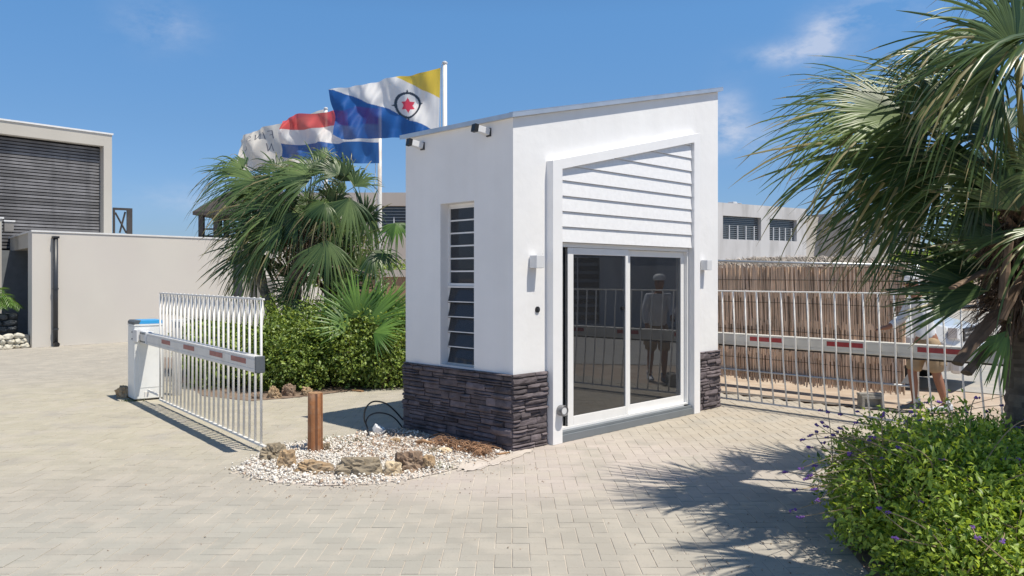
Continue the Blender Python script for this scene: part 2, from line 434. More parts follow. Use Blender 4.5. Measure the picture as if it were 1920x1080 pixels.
ZONES = [(.3, 7.2, 2.6, 1.6, (.48, .42, .385), .75), (-5.5, 9.5, 5.5, 3.8, (.41, .38, .30), .8), (-2.2, 4.6, 2.4, 1.6, (.36, .35, .31), .7), (3.2, 9.2, 2.4, 2.2, (.43, .375, .30), .7)]
M['brick'] = groundmat('paving_brick', (.375, .35, .305), (.35, .325, .285), (.46, .42, .36), .45, zones=ZONES, tintamt=.06)
M['joint'] = groundmat('joint_sand', (.54, .49, .43), (.42, .375, .32), (.60, .55, .48), .5)
M['dirt'] = groundmat('dirt', (.44, .35, .27), (.38, .30, .235), (.52, .45, .37), .6, bump=.5)
M['road'] = groundmat('pale_asphalt', (.36, .35, .335), (.33, .32, .30), (.46, .42, .36), .5)
M['dustsand'] = groundmat('dust_sand', (.56, .50, .455), (.52, .46, .40), (.60, .54, .49), .6)
M['darkstripmat'] = groundmat('dark_strip_ground', (.11, .10, .095), (.09, .085, .08), (.3, .26, .22), .15)

def struct(name, mb, m, tint=False):
    o = mb.build(name, m, tint=tint); o['kind'] = 'structure'; return o

def grid_sheet(name, x0, y0, x1, y1, z, m):
    mb = MB(); mb.add([(x0, y0, z), (x1, y0, z), (x1, y1, z), (x0, y1, z)], [(0, 1, 2, 3)]); return struct(name, mb, m)
grid_sheet('ground', -900, -900, 900, 1500, -.03, M['dirt'])

# the gate and wall lines used by several things
DW = Vector((.64, .768, 0)).normalized()            # garage wall direction
A0 = Vector((-11.25, 18.75, 0))                     # garage wall corner
GR0 = Vector((2.77, 10.46, 0)); GRD = Vector((.663, -.749, 0)).normalized()   # right gate line
GL0 = Vector((-2.37, 7.56, 0)); GL1 = Vector((-4.56, 10.37, 0)); GLD = (GL1 - GL0).normalized()

def in_poly(x, y, P):
    c = False; n = len(P)
    for i in range(n):
        x1, y1 = P[i]; x2, y2 = P[(i+1) % n]
        if (y1 > y) != (y2 > y) and x < (x2 - x1) * (y - y1) / (y2 - y1) + x1: c = not c
    return c

# region of small block paving (world x, y)
n_r = Vector((.68, .733, 0))
def paved(x, y):
    if y < 1.0 or y > 22 or x > 9: return False
    if (Vector((x, y, 0)) - A0).dot(Vector((.768, -.64, 0))) < 0 and x < -3: return False
    if x > 1.4 and n_r.x * x + n_r.y * y > 10.36: return False
    if x > 2.0 and in_poly(x, y, PLANTBED): return False
    if in_poly(x, y, ISLAND): return False
    if in_poly(x, y, HEDGEBED): return False
    if -4.5 < x < 3 and y > 14.5: return False
    return True
PLANTBED = [(2.05, 3.2), (1.96, 4.3), (2.08, 5.1), (2.35, 5.9), (2.9, 6.6), (3.6, 7.2), (4.6, 7.6), (5.4, 7.4), (7, 6), (7, 1.2), (2.6, 1.2)]
ISLAND = [tuple(G(a, b).xy) for a, b in ((455, 872), (447, 880), (470, 893), (520, 905), (600, 911), (690, 909), (760, 900), (820, 888), (850, 880), (905, 862), (962, 851), (760, 806), (690, 812), (600, 826), (530, 835), (505, 846), (480, 860))]
HEDGEBED = [tuple(G(a, b).xy) for a, b in ((338, 716), (380, 742), (470, 752), (500, 750), (560, 745), (640, 735), (760, 724))] + [(-1.2, 14.0), (-3, 16), (-7.5, 16.5)]

def brick_block(mb, x0, y0, x1, y1, dz, tint):
    g = .0026; i = .0028; b = .0028
    X0, Y0, X1, Y1 = x0 + g, y0 + g, x1 - g, y1 - g
    t0, t1, t2, t3 = [dz + random.gauss(0, .0006) for _ in range(4)]
    vs = [(X0, Y0, -.022), (X1, Y0, -.022), (X1, Y1, -.022), (X0, Y1, -.022),
          (X0, Y0, t0 - b), (X1, Y0, t1 - b), (X1, Y1, t2 - b), (X0, Y1, t3 - b),
          (X0 + i, Y0 + i, t0), (X1 - i, Y0 + i, t1), (X1 - i, Y1 - i, t2), (X0 + i, Y1 - i, t3)]
    fs = [(8, 9, 10, 11)]
    for k in range(4):
        j = (k + 1) % 4
        fs += [(4 + k, 4 + j, 8 + j, 8 + k), (k, j, 4 + j, 4 + k)]
    mb.add(vs, fs, 0, tint)

random.seed(5)
U = .1035
bed = MB()
bed.add([(-30, -8, -.0045), (9, -8, -.0045), (9, 4.5, -.0045), (2.0, 11.9, -.0045), (1.5, 14.5, -.0045), (-4, 24, -.0045), (-30, 24, -.0045)], [(0, 1, 2, 3, 4, 5, 6)])
paving = struct('paving', bed, M['joint'])
cands = []
for i in range(-230, 90):
    for j in range(10, 215):
        c = (i - j) % 4
        if c == 0: x0, y0, x1, y1 = i*U, j*U, (i+2)*U, (j+1)*U
        elif c == 3: x0, y0, x1, y1 = i*U, j*U, (i+1)*U, (j+2)*U
        else: continue
        cx, cy = (x0+x1)/2, (y0+y1)/2
        if abs(cx) > .66 * cy + 2.2: continue
        if cy < 2.6: continue
        if not paved(cx, cy): continue
        cands.append((x0, y0, x1, y1, cx, cy))
def hidden_front(cx, cy):
    px = 960 + cx / cy * F; py = HY + CH * F / cy
    return not (0 < px < 1545 and py < 1083)
vis = sorted([c for c in cands if not hidden_front(c[4], c[5])], key=lambda c: c[5])
near = set(vis[:292])
rest = MB()
for c in cands:
    t = min(1, max(0, random.gauss(.5, .22))); dz = random.gauss(0, .0009)
    if c in near:
        mb = MB(); brick_block(mb, *c[:4], dz, t)
        mb.build('brick', M['brick'], paving, tint=True)
    else:
        brick_block(rest, *c[:4], dz, t)
rest.build('bricks', M['brick'], paving, tint=True, kind='stuff')

# dirt strip, flat dark-coloured strip and street behind the right-hand gate
Dr = Vector((.733, -.68, 0)); base = Vector((2.75, 11.9, 0))
def strip(name, off0, off1, z, m, a=-1.5, b=8.):
    p = base + n_r * (10.54 - base.dot(n_r))
    mb = MB(); q = [p + Dr * a + n_r * off0, p + Dr * b + n_r * off0, p + Dr * b + n_r * off1, p + Dr * a + n_r * off1]
    mb.add([(v.x, v.y, z) for v in q], [(0, 1, 2, 3)]); return struct(name, mb, m)
strip('dark_strip', -.09, .09, -.001, M['darkstripmat'], -1.6, 2.95)
st = MB(); st.add([(9.2, 2, -.02), (60, 2, -.02), (60, 40, -.02), (12, 40, -.02), (5.6, 15.2, -.02), (5.9, 12.35, -.02), (7.5, 10.9, -.02)], [(0, 1, 2, 3, 4, 5, 6)])
struct('road', st, M['road'])

# thin drift of sand by the corner of the gatehouse
def drift(name, poly, z, m, seed=0, kind='structure'):
    mb = MB(); P = []
    n = len(poly); random.seed(seed)
    for i in range(n):
        a = Vector(poly[i]); b = Vector(poly[(i+1) % n])
        for k in range(40):
            p = a.lerp(b, k/40); w = noise.noise(Vector((p.x*5, p.y*5, seed))); w2 = noise.noise(Vector((p.x*17, p.y*17, seed))); w3 = noise.noise(Vector((p.x*45, p.y*45, seed)))
            P.append((p.x + w*.07 + w3*.03, p.y + w*.09 + w2*.09 + w3*.04, z))
    mb.add(P, [tuple(range(len(P)))]); o = mb.build(name, m); o['kind'] = kind; return o
drift('sand_drift', [tuple(G(a, b).xy) for a, b in ((845, 884), (905, 880), (960, 862), (1000, 845), (962, 846), (900, 856), (850, 868))], .004, M['dustsand'], 3)
# ------------------------------------------------------------------ gatehouse (local x along the front, y into the depth)
CW = Vector((.01, 7.588, 0))
LX, LY = 3.70, 1.66
gh = thing('gatehouse', 'small white gatehouse with slanted roof, glass sliding doors and dark stone base', 'gatehouse', CW, R(45))
def toW(x, y, z=0):
    s = math.sqrt(.5); return Vector((CW.x + s*(x - y), CW.y + s*(x + y), z))
SL = .2295
def zt(x): return 3.165 + SL * x
def zo(x): return 2.80 + .229 * (x - .466)
def zi(x): return zo(x) - .105

wb = MB()
wb.prism([(0, 0), (LX, 0), (LX, zt(LX)), (0, zt(0))][:0] or [(0, 0), (.54, 0), (.54, zi(.54) + .05), (3.07, zi(3.07) + .05), (3.07, 0), (LX, 0), (LX, zt(LX)), (0, zt(0))], 0, .15, 'y')
for (xa, xb, zz) in ((0, .15, zt(0)), (LX-.15, LX, zt(LX-.15))):
    wy0, wy1, wz0, wz1 = .55, 1.07, .735, 2.415
    wb.box(xa, .1501, 0, xb, wy0, zz); wb.box(xa, wy1, 0, xb, LY-.1501, zz)
    wb.box(xa, wy0, 0, xb, wy1, wz0); wb.box(xa, wy0, wz1, xb, wy1, zz)
wb.prism([(0, 0), (LX, 0), (LX, zt(LX)), (0, zt(0))], LY-.15, LY, 'y')
wb.build('wall', M['render'], gh)
# inner lining
il = MB()
il.box(.152, LY-.175, .1, LX-.152, LY-.152, 3.0); il.box(.152, .16, 2.55, LX-.152, LY-.18, 2.6)
il.build('lining', M['interior'], gh)
fl = MB(); fl.box(.152, .02, .02, LX-.152, LY-.152, .105); fl.build('floor', M['intfloor'], gh)

# roof slab and thin metal edge
rb = MB()
x0, x1 = -.03, LX + .03
rb.prism([(x0, zt(x0)+.002), (x1, zt(x1)+.002), (x1, zt(x1)+.034), (x0, zt(x0)+.034)], -.02, LY+.02, 'y')
roof = rb.build('roof', M['coping'], gh)
fb = MB()
x0, x1 = -.052, LX + .05
fb.prism([(x0, zt(x0)+.004), (x1, zt(x1)+.004), (x1, zt(x1)+.05), (x0, zt(x0)+.05)], -.048, -.0215, 'y')
fb.prism([(x0, zt(x0)+.004), (x0+.02, zt(x0+.02)+.004), (x0+.02, zt(x0)+.05), (x0, zt(x0)+.05)], -.0213, LY+.04, 'y')
fb.prism([(x0, zt(x0)+.0501), (x1, zt(x1)+.0501), (x1, zt(x1)+.054), (x0, zt(x0)+.054)], -.05, .0, 'y')
fb.build('roof_flashing', M['flash'], gh)

# projecting portal frame
pb = MB()
L0, L1, L2, L3 = .466, .608, 3.008, 3.138
pb.prism([(L0, 0), (L1, 0), (L1, zi(L1)), (L2, zi(L2)), (L2, 0), (L3, 0), (L3, zo(L3)), (L0, zo(L0))], -.09, .06, 'y')
pb.build('portal_frame', M['portal'], gh, bevel=.003)

# lapped siding boards above the doors
def clip(poly, f):
    out = []
    for i in range(len(poly)):
        a, b = poly[i], poly[(i+1) % len(poly)]
        fa, fb2 = f(a), f(b)
        if fa >= 0: out.append(a)
        if (fa >= 0) != (fb2 >= 0):
            t = fa / (fa - fb2); out.append((a[0]+(b[0]-a[0])*t, a[1]+(b[1]-a[1])*t))
    return out
BW = .1545
for k in range(9):
    z0 = 2.005 + k * BW
    poly = clip([(L1+.002, z0), (L2-.002, z0), (L2-.002, z0+BW-.003), (L1+.002, z0+BW-.003)], lambda p: zi(p[0]) - .001 - p[1])
    if len(poly) < 3: continue
    mb = MB(); n = len(poly)
    yb = -.058
    fy = lambda z: yb + .016 * (z - z0) / BW
    vs = [(p[0], fy(p[1]), p[1]) for p in poly] + [(p[0], -.02, p[1]) for p in poly]
    fs = [tuple(range(n)), tuple(range(n, 2*n))[::-1]] + [(i, n+i, n+(i+1) % n, (i+1) % n) for i in range(n)]
    mb.add(vs, fs)
    mb.build('siding_board', M['siding'], gh, bevel=.002)
sb = MB(); sb.prism([(L1+.002, 2.01), (L2-.002, 2.01), (L2-.002, zi(L2)-.002), (L1+.002, zi(L1)-.002)], -.018, .05, 'y'); sb.build('siding_backing', M['lampgrey'], gh)

# sliding doors
def frame(mb, x0, x1, z0, z1, wl, wr, wt_, wb_, y0, y1):
    mb.box(x0, y0, z0, x0+wl, y1, z1); mb.box(x1-wr, y0, z0, x1, y1, z1)
    mb.box(x0+wl, y0, z1-wt_, x1-wr, y1, z1); mb.box(x0+wl, y0, z0, x1-wr, y1, z0+wb_)
df = MB(); frame(df, L1+.001, L2-.001, .105, 2.003, .012, .035, .045, .03, -.012, .058)
df.build('door_track', M['alu'], gh, bevel=.002)
XM = 1.685
for (xa, xb, ya, sw1, sw2) in ((.785, 1.80, -.005, .088, .045), (1.79, 2.985, .03, .095, .085)):
    mb = MB(); frame(mb, xa, xb, .136, 1.955, sw1, sw2, .07, .09, ya, ya+.03)
    d = mb.build('sliding_door', M['alu'], gh, bevel=.003)
    g = MB(); g.box(xa+sw1-.002, ya+.011, .225, xb-sw2+.002, ya+.017, 1.887); g.build('pane', M['glass'], d)
    if ya < 0:
        h = MB(); h.cyl((xb-.09, ya+.008, 1.31), (xb-.09, ya-.004, 1.31), .022, 14); h.build('handle', M['black'], d)
sp = MB(); sp.box(L1+.014, .038, .14, .80, .044, 1.95); sp.build('pane', M['glass'], gh)
sp2 = MB(); sp2.box(.776, .0, .136, .7835, .009, 1.955); sp2.build('door_seal', M['black'], gh)
ls = MB(); ls.box(1.785, -.011, .112, 1.808, -.0065, .135); ls.box(2.9, -.035, .106, 2.96, -.0125, .118); ls.build('door_stop', M['black'], gh)
sl = MB(); sl.box(L1+.001, -.075, 0, L2-.001, .10, .075); sl.box(L1+.001, -.055, .0752, L2-.001, .10, .104); sl.build('door_sill', M['sill'], gh, bevel=.003)

# louvre windows in both end walls
def louvre_window(xo, side):
    # side -1: opens toward -x (left end wall); +1: toward +x
    xin = xo - side*.148; y0, y1, z0, z1 = .552, 1.068, .737, 2.413
    fx0, fx1 = sorted((xin, xin + side*.04))
    mb = MB()
    w = .018
    mb.box(fx0, y0, z0, fx1, y0+w, z1); mb.box(fx0, y1-w, z0, fx1, y1, z1)
    mb.box(fx0, y0+w, z1-.03, fx1, y1-w, z1); mb.box(fx0, y0+w, z0, fx1, y1-w, z0+.045)
    zm = 1.575
    mb.box(fx0, y0+w, zm-.014, fx1, y1-w, zm+.014)
    wdw = mb.build('louvre_window', M['alu'], gh)
    xm = (fx0+fx1)/2
    # upper closed blades with white carriers
    n = 6; h = (z1-.03-zm-.014)/n
    for k in range(n):
        za = zm+.014+k*h
        b = MB(); b.box(xm-.003, y0+w+.002, za+.004, xm+.003, y1-w-.002, za+h-.004); b.build('louvre_blade', M['louvre'], wdw)
        c = MB(); c.box(xm-.008, y0+w+.001, za+h-.016, xm+.014*1, y1-w-.001, za+h-.001); c.build('blade_rail', M['alu'], wdw)
    n = 5; h = (zm-.014-z0-.045)/n
    for k in range(n):
        za = z0+.045+k*h; a = R(15)*side
        Mx = Matrix.Translation((xm+side*.0, 0, za+h-.012)) @ Matrix.Rotation(-a, 4, 'Y')
        b = MB(); b.box(-.003, y0+w+.002, -h*1.08, .003, y1-w-.002, .0, M=Mx); b.build('louvre_blade', M['louvre'], wdw)
        c = MB(); c.box(min(xm+side*.045, xm+side*.03), y0+w+.001, za+h-.018, max(xm+side*.045, xm+side*.03), y1-w-.001, za+h-.004); c.build('blade_rail', M['alu'], wdw)
    s = MB(); s.box(*(sorted((xo-side*.001, xin+side*.041))[0:1]), y0+.001, z0-.0005, max(xo-side*.001, xin+side*.041), y1-.001, z0+.006); s.build('window_sill', M['sill'] if side > 0 else M['alu'], gh)
louvre_window(0, -1); louvre_window(LX, 1)

# ledge-stone cladding: every stone is its own piece
random.seed(11)
def ledge(x0, x1, outw, axis, zb, ztop, wrap=0):
    """a field of ledge stones. axis 'y': on the front face (x0..x1 along x, outward -y); 'x': on the left face (along y, outward -x)"""
    z = zb; 
    while z < ztop - .012:
        band = random.choice((.045, .07, .085, .055)); 
        if z + band > ztop - .02: band = ztop - z
        x = x0
        while x < x1 - .005:
            L = random.uniform(.10, .34)
            if x + L > x1 - .06: L = x1 - x
            splits = 1 if (random.random() < .42 or band < .05) else 2
            zz = z; hs = [band] if splits == 1 else [band*(.5+random.uniform(-.12, .12))]
            if splits == 2: hs.append(band - hs[0])
            for h in hs:
                stone(x, x+L, zz, zz+h, outw, axis); zz += h
            x += L
        z += band
stone_total = [0]
def stone(a0, a1, z0, z1, outw, axis):
    g = .0032; dep = random.uniform(.010, .046)
    a0 += g; a1 -= g; z0 += g; z1 -= g
    n = max(2, int((a1-a0)/.07)+1)
    mb = MB(); vs = []; fs = []
    ph = random.uniform(0, 99)
    rows = ((z0, 0, .0), (z0, .72, .0), (z0+.30*(z1-z0), 1.0, .0), (z0+.68*(z1-z0), .92, 0), (z1, .6, .0), (z1, 0, 0))
    for i in range(n+1):
        a = a0 + (a1-a0)*i/n
        e = .72 if i in (0, n) else 1
        for (zz, k, _) in rows:
            d = -.0 + dep*k*e*(1 + .45*noise.noise(Vector((a*11+ph, zz*30, ph)))) if k else -.008
            zj = zz + (.004*noise.noise(Vector((a*14+ph, zz*9, 3))) if k else 0)
            if axis == 'y': vs.append((a, outw - d, zj))
            else: vs.append((outw - d, a, zj))
    r = len(rows)
    for i in range(n):
        for k in range(r-1):
            q = (i*r+k, (i+1)*r+k, (i+1)*r+k+1, i*r+k+1)
            fs.append(q if axis == 'y' else q[::-1])
    c0 = tuple(range(r)); c1 = tuple(range(n*r, n*r+r))
    fs.append(c0[::-1] if axis == 'y' else c0); fs.append(c1 if axis == 'y' else c1[::-1])
    mb.add(vs, fs, 0, min(1, max(0, random.gauss(.5, .3))))
    mb.build('stone', M['ledge'], gh, tint=True)
    stone_total[0] += 1
ZS = .728
for bx_ in ((-.012, -.012, 0, .462, -.0005, ZS-.012), (L3+.004, -.012, 0, LX+.01, -.0005, ZS-.012), (-.012, -.0004, 0, -.0005, LY+.01, ZS-.012), (LX+.0005, 0, 0, LX+.012, LY, ZS-.012)):
    cb = MB(); cb.box(*bx_); cb.build('cladding_backing', M['ledge_back'], gh)

ledge(-.028, .461, -.010, 'y', .0, ZS)
ledge(L3+.005, LX+.028, -.010, 'y', .0, ZS)
ledge(-.010, LY+.02, -.010, 'x', .0, ZS)
print('stones', stone_total[0])
# right end face (seen only from the side) joined
random.seed(3); rs = MB(); z = 0
while z < ZS-.03:
    h = random.choice((.05, .07, .06)); y = 0.0
    while y < LY-.02:
        L = min(random.uniform(.1, .3), LY-y); d = random.uniform(.012, .035)
        rs.box(LX+.011, y+.002, z+.002, LX+.01+d, y+L-.002, min(ZS, z+h)-.002, tint=random.random()); y += L
    z += h
rs.build('stones', M['ledge'], gh, tint=True, kind='stuff')

# ---- small fittings of the gatehouse
M['spotgrey'] = mat('spot_grey', (.24, .24, .25), .35, .5, var=.1)
def wall_lamp(x, z, label):
    t = thing('wall_lamp', label, 'wall lamp', toW(x, 0, z), R(45), 'square wall lamps on the gatehouse front')
    mb = MB(); mb.box(-.055, -.105, -.06, .055, -.012, .062); mb.build('lamp_body', M['lampgrey'], t, bevel=.003)
    mb = MB(); mb.box(-.045, -.0118, -.05, .045, .001, .05); mb.build('back_plate', M['lampgrey'], t)
    mb = MB(); mb.box(-.042, -.09, -.0615, .042, -.03, -.0603); mb.build('lens', M['farglass'], t)
wall_lamp(.27, 1.80, 'square white wall lamp beside the left post of the glass doors')
wall_lamp(3.33, 1.80, 'square white wall lamp right of the glass doors, nearest the reed fence')
t = thing('cable_outlet', 'small round black outlet in the white wall below the left lamp', 'outlet', toW(.333, 0, 1.335), R(45))
mb = MB(); mb.cyl((0, .001, 0), (0, -.012, 0), .030, 18); mb.build('cover', M['black'], t)
mb = MB(); mb.cyl((0, -.0121, 0), (0, -.018, 0), .012, 12); mb.build('plug', M['darkalu'], t)
t = thing('spotlight', 'round steel spotlight fixed low on the left door post', 'spotlight', toW(.565, -.09, .335), R(45))
mb = MB(); mb.lathe([(.0, .0), (.050, .0), (.054, .01), (.054, .062), (.05, .07), (.047, .062), (.0, .058)], 24, M=Matrix.Rotation(R(90), 4, 'X')); mb.build('housing', M['spotgrey'], t, smooth=False)
mb = MB(); mb.cyl((0, -.0585, 0), (0, -.061, 0), .046, 24); mb.build('lens', M['lampgrey'], t)
def floodcam(y, z, label):
    t = thing('security_camera', label, 'security camera', toW(0, y, z), R(45), 'black fronted cameras under the left eave')
    mb = MB(); mb.box(-.015, -.03, -.05, .0, .03, .03); mb.build('mount', M['darkalu'], t)
    Mx = Matrix.Translation((-.014, 0, -.008)) @ Matrix.Rotation(R(-12), 4, 'Z') @ Matrix.Rotation(R(10), 4, 'Y')
    mb = MB(); mb.box(-.13, -.034, -.032, .0, .034, .032, M=Mx); mb.build('housing', M['lampgrey'], t, bevel=.004)
    mb = MB(); mb.box(-.172, -.038, -.037, -.1302, .038, .037, M=Mx); mb.build('front', M['black'], t, bevel=.003)
floodcam(.33, 3.075, 'black fronted security camera under the eave nearest the gatehouse corner')
floodcam(1.36, 3.06, 'black fronted security camera under the eave at the far left end of the gatehouse')
# picture inside on the back wall
t = thing('wall_picture', 'dark framed picture on the back wall behind the glass doors', 'picture', toW(3.18, LY-.178, 1.62), R(45))
mb = MB(); mb.box(-.17, -.02, -.11, .17, 0, .11); mb.build('frame', M['black'], t)
mb = MB(); mb.box(-.15, -.0225, -.09, .15, -.0205, .09); mb.build('print', M['darkalu'], t)
t = thing('desk', 'low grey counter standing inside the gatehouse by the left wall', 'desk', toW(.55, .95, .105), R(45))
mb = MB(); mb.box(-.35, -.25, .70, .35, .35, .74); mb.build('desk_top', M['interior'], t)
for sx in (-.32, .30):
    mb = MB(); mb.box(sx, -.23, 0, sx+.03, .33, .6998); mb.build('leg', M['darkalu'], t)
# ------------------------------------------------------------------ barrier gates
def s_at(px, P, d):
    k = (px - 960) / F
    return (k * P.y - P.x) / (d.x - k * d.y)

def rounded_arm(mb, xa, xb, ya, yb, z0, z1, cam_side):
    "aluminium box section with grooves on its visible face"
    yc, yo = (ya, yb) if cam_side < 0 else (yb, ya)      # yc visible face
    g = .004 * (1 if cam_side < 0 else -1)
    H = z1 - z0
    prof = [(yo, z0), (yc + g*1.5, z0), (yc, z0 + .006), (yc, z0 + .22*H), (yc + g, z0 + .235*H), (yc + g, z0 + .27*H), (yc, z0 + .285*H),
            (yc, z0 + .80*H), (yc + g, z0 + .815*H), (yc + g, z0 + .85*H), (yc, z0 + .865*H), (yc, z1 - .006), (yc + g*1.5, z1), (yo, z1)]
    mb.prism(prof, xa, xb, 'x')

def make_cabinet(g, x_front, y0, y1, depth):
    mb = MB(); mb.box(x_front-depth, y0, .02, x_front, y1, 1.0); mb.build('cabinet', M['cabinet'], g, bevel=.012)
    mb = MB(); mb.box(x_front-.012, y0+.05, .17, x_front+.004, y1-.015, .80); mb.build('door_panel', M['cabinet'], g, bevel=.003)
    mb = MB(); mb.box(x_front-depth+.01, y0+.01, 0, x_front-.01, y1-.01, .0198); mb.build('base_plate', M['black'], g)
    mb = MB(); mb.prism([(y0-.004, 1.001), (y1+.004, 1.001), (y1+.004, 1.018), (y1-.02, 1.024), (y0+.02, 1.024), (y0-.004, 1.018)], x_front-depth-.004, x_front+.006, 'x'); mb.build('lid', M['cabinet'], g)
    mb = MB(); mb.prism([(y0+.06, 1.0242), (y1+.002, 1.0242), (y1-.02, 1.075), (y0+.085, 1.075)], x_front-depth+.0, x_front+.002, 'x'); mb.build('blue_cover', M['bluecap'], g, bevel=.004)
    mb = MB(); mb.prism([(y0-.002, 1.0242), (y0+.0595, 1.0242), (y0+.0845, 1.075), (y0+.022, 1.075), (y0-.002, 1.055)], x_front-depth+.0, x_front+.002, 'x'); mb.build('end_cover', M['capgrey'], g, bevel=.004)

# left gate, swung toward the viewer
XD = -GLD
gl = thing('barrier_gate', 'open white barrier gate on the left with hanging bars and blue topped cabinet', 'barrier gate', GL1, xdir=XD)
LG = (GL1 - GL0).length
make_cabinet(gl, -.50, -.20, .17, .36)
mb = MB(); mb.box(-.56, -.215, .80, -.30, -.2005, .955); mb.box(-.4985, -.2, .80, -.482, .0, .955); mb.build('bracket', M['lampgrey'], gl, bevel=.002)
mb = MB(); mb.box(-.4815, -.13, .775, -.19, -.019, .935); mb.build('arm_clamp', M['lampgrey'], gl, bevel=.004)
bo = MB()
for x in (-.46, -.39, -.32, -.25):
    for z in (.80, .91): bo.cyl((x, -.1305, z), (x, -.139, z), .011, 8)
for z in (.83, .92):
    bo.cyl((-.54, -.2155, z), (-.54, -.223, z), .011, 8)
bo.build('bolts', M['capgrey'], gl)
arm = MB(); rounded_arm(arm, -.1895, LG+.16, -.12, -.035, .77, .92, -1); a_o = arm.build('arm', M['armwhite'], gl)
mb = MB(); mb.box(LG+.1602, -.123, .767, LG+.185, -.032, .923); mb.build('end_cap', M['capgrey'], gl, bevel=.006)
for pa, pb in ((303, 319), (344, 364), (393, 417), (433, 461)):
    Pf = GL1 + Vector((XD.x, XD.y, 0)) * 0 + Vector((-XD.y, XD.x, 0)) * (-.12)
    sa, sb2 = s_at(pa, Pf, XD), s_at(pb, Pf, XD)
    mb = MB(); mb.box(sa, -.1218, .835, sb2, -.1196, .885); mb.build('reflector', M['reddull'], gl)
NB = 24
rod = .0125
for i in range(NB):
    x = LG * i / (NB - 1)
    mb = MB(); mb.tube([(x, 0, .07), (x, 0, 1.44)], rod, 8); mb.build('bar', M['bar'], gl, smooth=True)
    if i < NB - 1:
        w = LG / (NB - 1)
        pts = [(x + .012, .016, 1.18), (x + .018, .03, 1.32)] + [(x + w/2 - math.cos(math.pi*k/8)*(w/2 - .012), .018, 1.40 + .052*math.sin(math.pi*k/8)) for k in range(9)] + [(x + w - .014, .03, 1.32), (x + w - .016, .016, 1.20)]
        mb = MB(); mb.tube(pts, .0075, 6); mb.build('hoop', M['bar'], gl, smooth=True)
mb = MB(); mb.box(-.02, -.014, .055, LG+.10, .014, .075); mb.build('bottom_rail', M['bar'], gl)
mb = MB(); mb.box(-.01, -.01, 1.435, LG+.06, .012, 1.452); mb.build('top_rail', M['bar'], gl)
mb = MB(); mb.box(-.40, -.06, .13, .12, -.045, .16); mb.box(-.40, -.10, .06, -.375, -.045, .1299); mb.build('latch', M['bar'], gl)

# right gate, closed between gatehouse and its cabinet
XR = -GRD
tE = s_at(1886, GR0, GRD)
PR = GR0 + GRD * tE
gr = thing('barrier_gate', 'closed white barrier gate with red striped arm in front of the reed fence', 'barrier gate', PR, xdir=XR)
make_cabinet(gr, -.10, -.27, .10, .36)
LR = tE - s_at(1340, GR0, GRD)
arm = MB(); rounded_arm(arm, -.099, LR+.02, -.105, -.02, .775, .925, 1); arm.build('arm', M['armcream'], gr)
for pa, pb in ((1406, 1466), (1550, 1618), (1720, 1802)):
    Pf = GR0 + Vector((-.749, -.663, 0)) * (-.02)
    sa, sb2 = tE - s_at(pa, Pf, GRD), tE - s_at(pb, Pf, GRD)
    mb = MB(); mb.box(min(sa, sb2), -.0203, .842, max(sa, sb2), -.0182, .896); mb.build('reflector', M['red'], gr)
k = 0
xs = []
s0 = tE - s_at(1874, GR0, GRD)
while s0 + k * .1695 < LR + .1:
    xs.append(s0 + k * .1695); k += 1
for i, x in enumerate(xs):
    random.seed(i); j = random.uniform(-.006, .006)
    mb = MB(); mb.tube([(x - .045 + j, 0, .075), (x + .0, .0, .60), (x + .012, 0, 1.0), (x + .03 - j, 0, 1.465)], .0105, 8); mb.build('bar', M['bar'], gr, smooth=True)
mb = MB(); mb.box(-.05, -.010, .062, LR+.06, .010, .080); mb.build('bottom_rail', M['capgrey'] if False else M['lampgrey'], gr)
mb = MB(); mb.tube([(-.05, 0, 1.472), (LR+.08, 0, 1.472)], .009, 8); mb.build('top_rail', M['bar'], gr)
mb = MB(); mb.box(-.05, -.112, .748, LR+.0, -.095, .7745); mb.build('arm_edge', M['timber'], gr)

# post behind the left gate and small catch
t = thing('steel_post', 'grey steel post standing right behind the left barrier bars', 'post', G(332, 741))
mb = MB(); mb.box(-.055, -.04, 0, .055, .04, 1.03); mb.build('shaft', M['greywall'], t, bevel=.004)
mb = MB(); mb.box(-.085, -.06, 1.0302, .085, .06, 1.06); mb.build('cap', M['coping'], t)

# ------------------------------------------------------------------ reed fence
FP0 = Vector((3.31, 12.7, 0)); FP1 = Vector((5.22, 10.66, 0)); FD = (FP1 - FP0).normalized()
fl_ = (FP1 - FP0).length
rf = thing('reed_fence', 'screen of dry reeds on a galvanised pipe frame behind the right gate', 'fence', FP0, xdir=FD)
random.seed(21)
V = []; Q = []; T = []
def reedpiece(x, z0, z1, lean, y, r, tint):
    b = len(V); n = 5
    for e, z in enumerate((z0, (z0+z1)/2, z1)):
        xo = x + lean * (z - z0) + (random.gauss(0, .003) if e == 1 else 0)
        for k in range(n):
            a = 2*math.pi*k/n
            V.append((xo + r*math.cos(a), y + r*math.sin(a), z))
    for e in range(2):
        for k in range(n):
            Q.append((b+e*n+k, b+e*n+(k+1) % n, b+(e+1)*n+(k+1) % n, b+(e+1)*n+k)); T.append(tint)
x = -3.4
while x < fl_ + .03:
    f = (x) / fl_
    ztop = 1.885 - .10 * max(0, f)
    r = random.uniform(.008, .0135)
    lean = random.gauss(-.025, .022)
    seg = [(.10 + random.gauss(0, .012) + .03*noise.noise(Vector((x*3, 0, 0))), .52), (.50, .98), (.94, 1.42), (1.38, ztop - random.uniform(0, .05))]
    for z0, z1 in seg:
        reedpiece(x + random.gauss(0, .005), z0 - random.uniform(0, .03 if z0 < .2 else .05), z1 + (random.uniform(-.01, .05) if z1 < 1.7 else 0), lean, random.gauss(-.01, .007), r * random.uniform(.85, 1.15), min(1, max(0, random.gauss(.52, .26))))
    x += r * 2 * random.uniform(.78, 1.15)
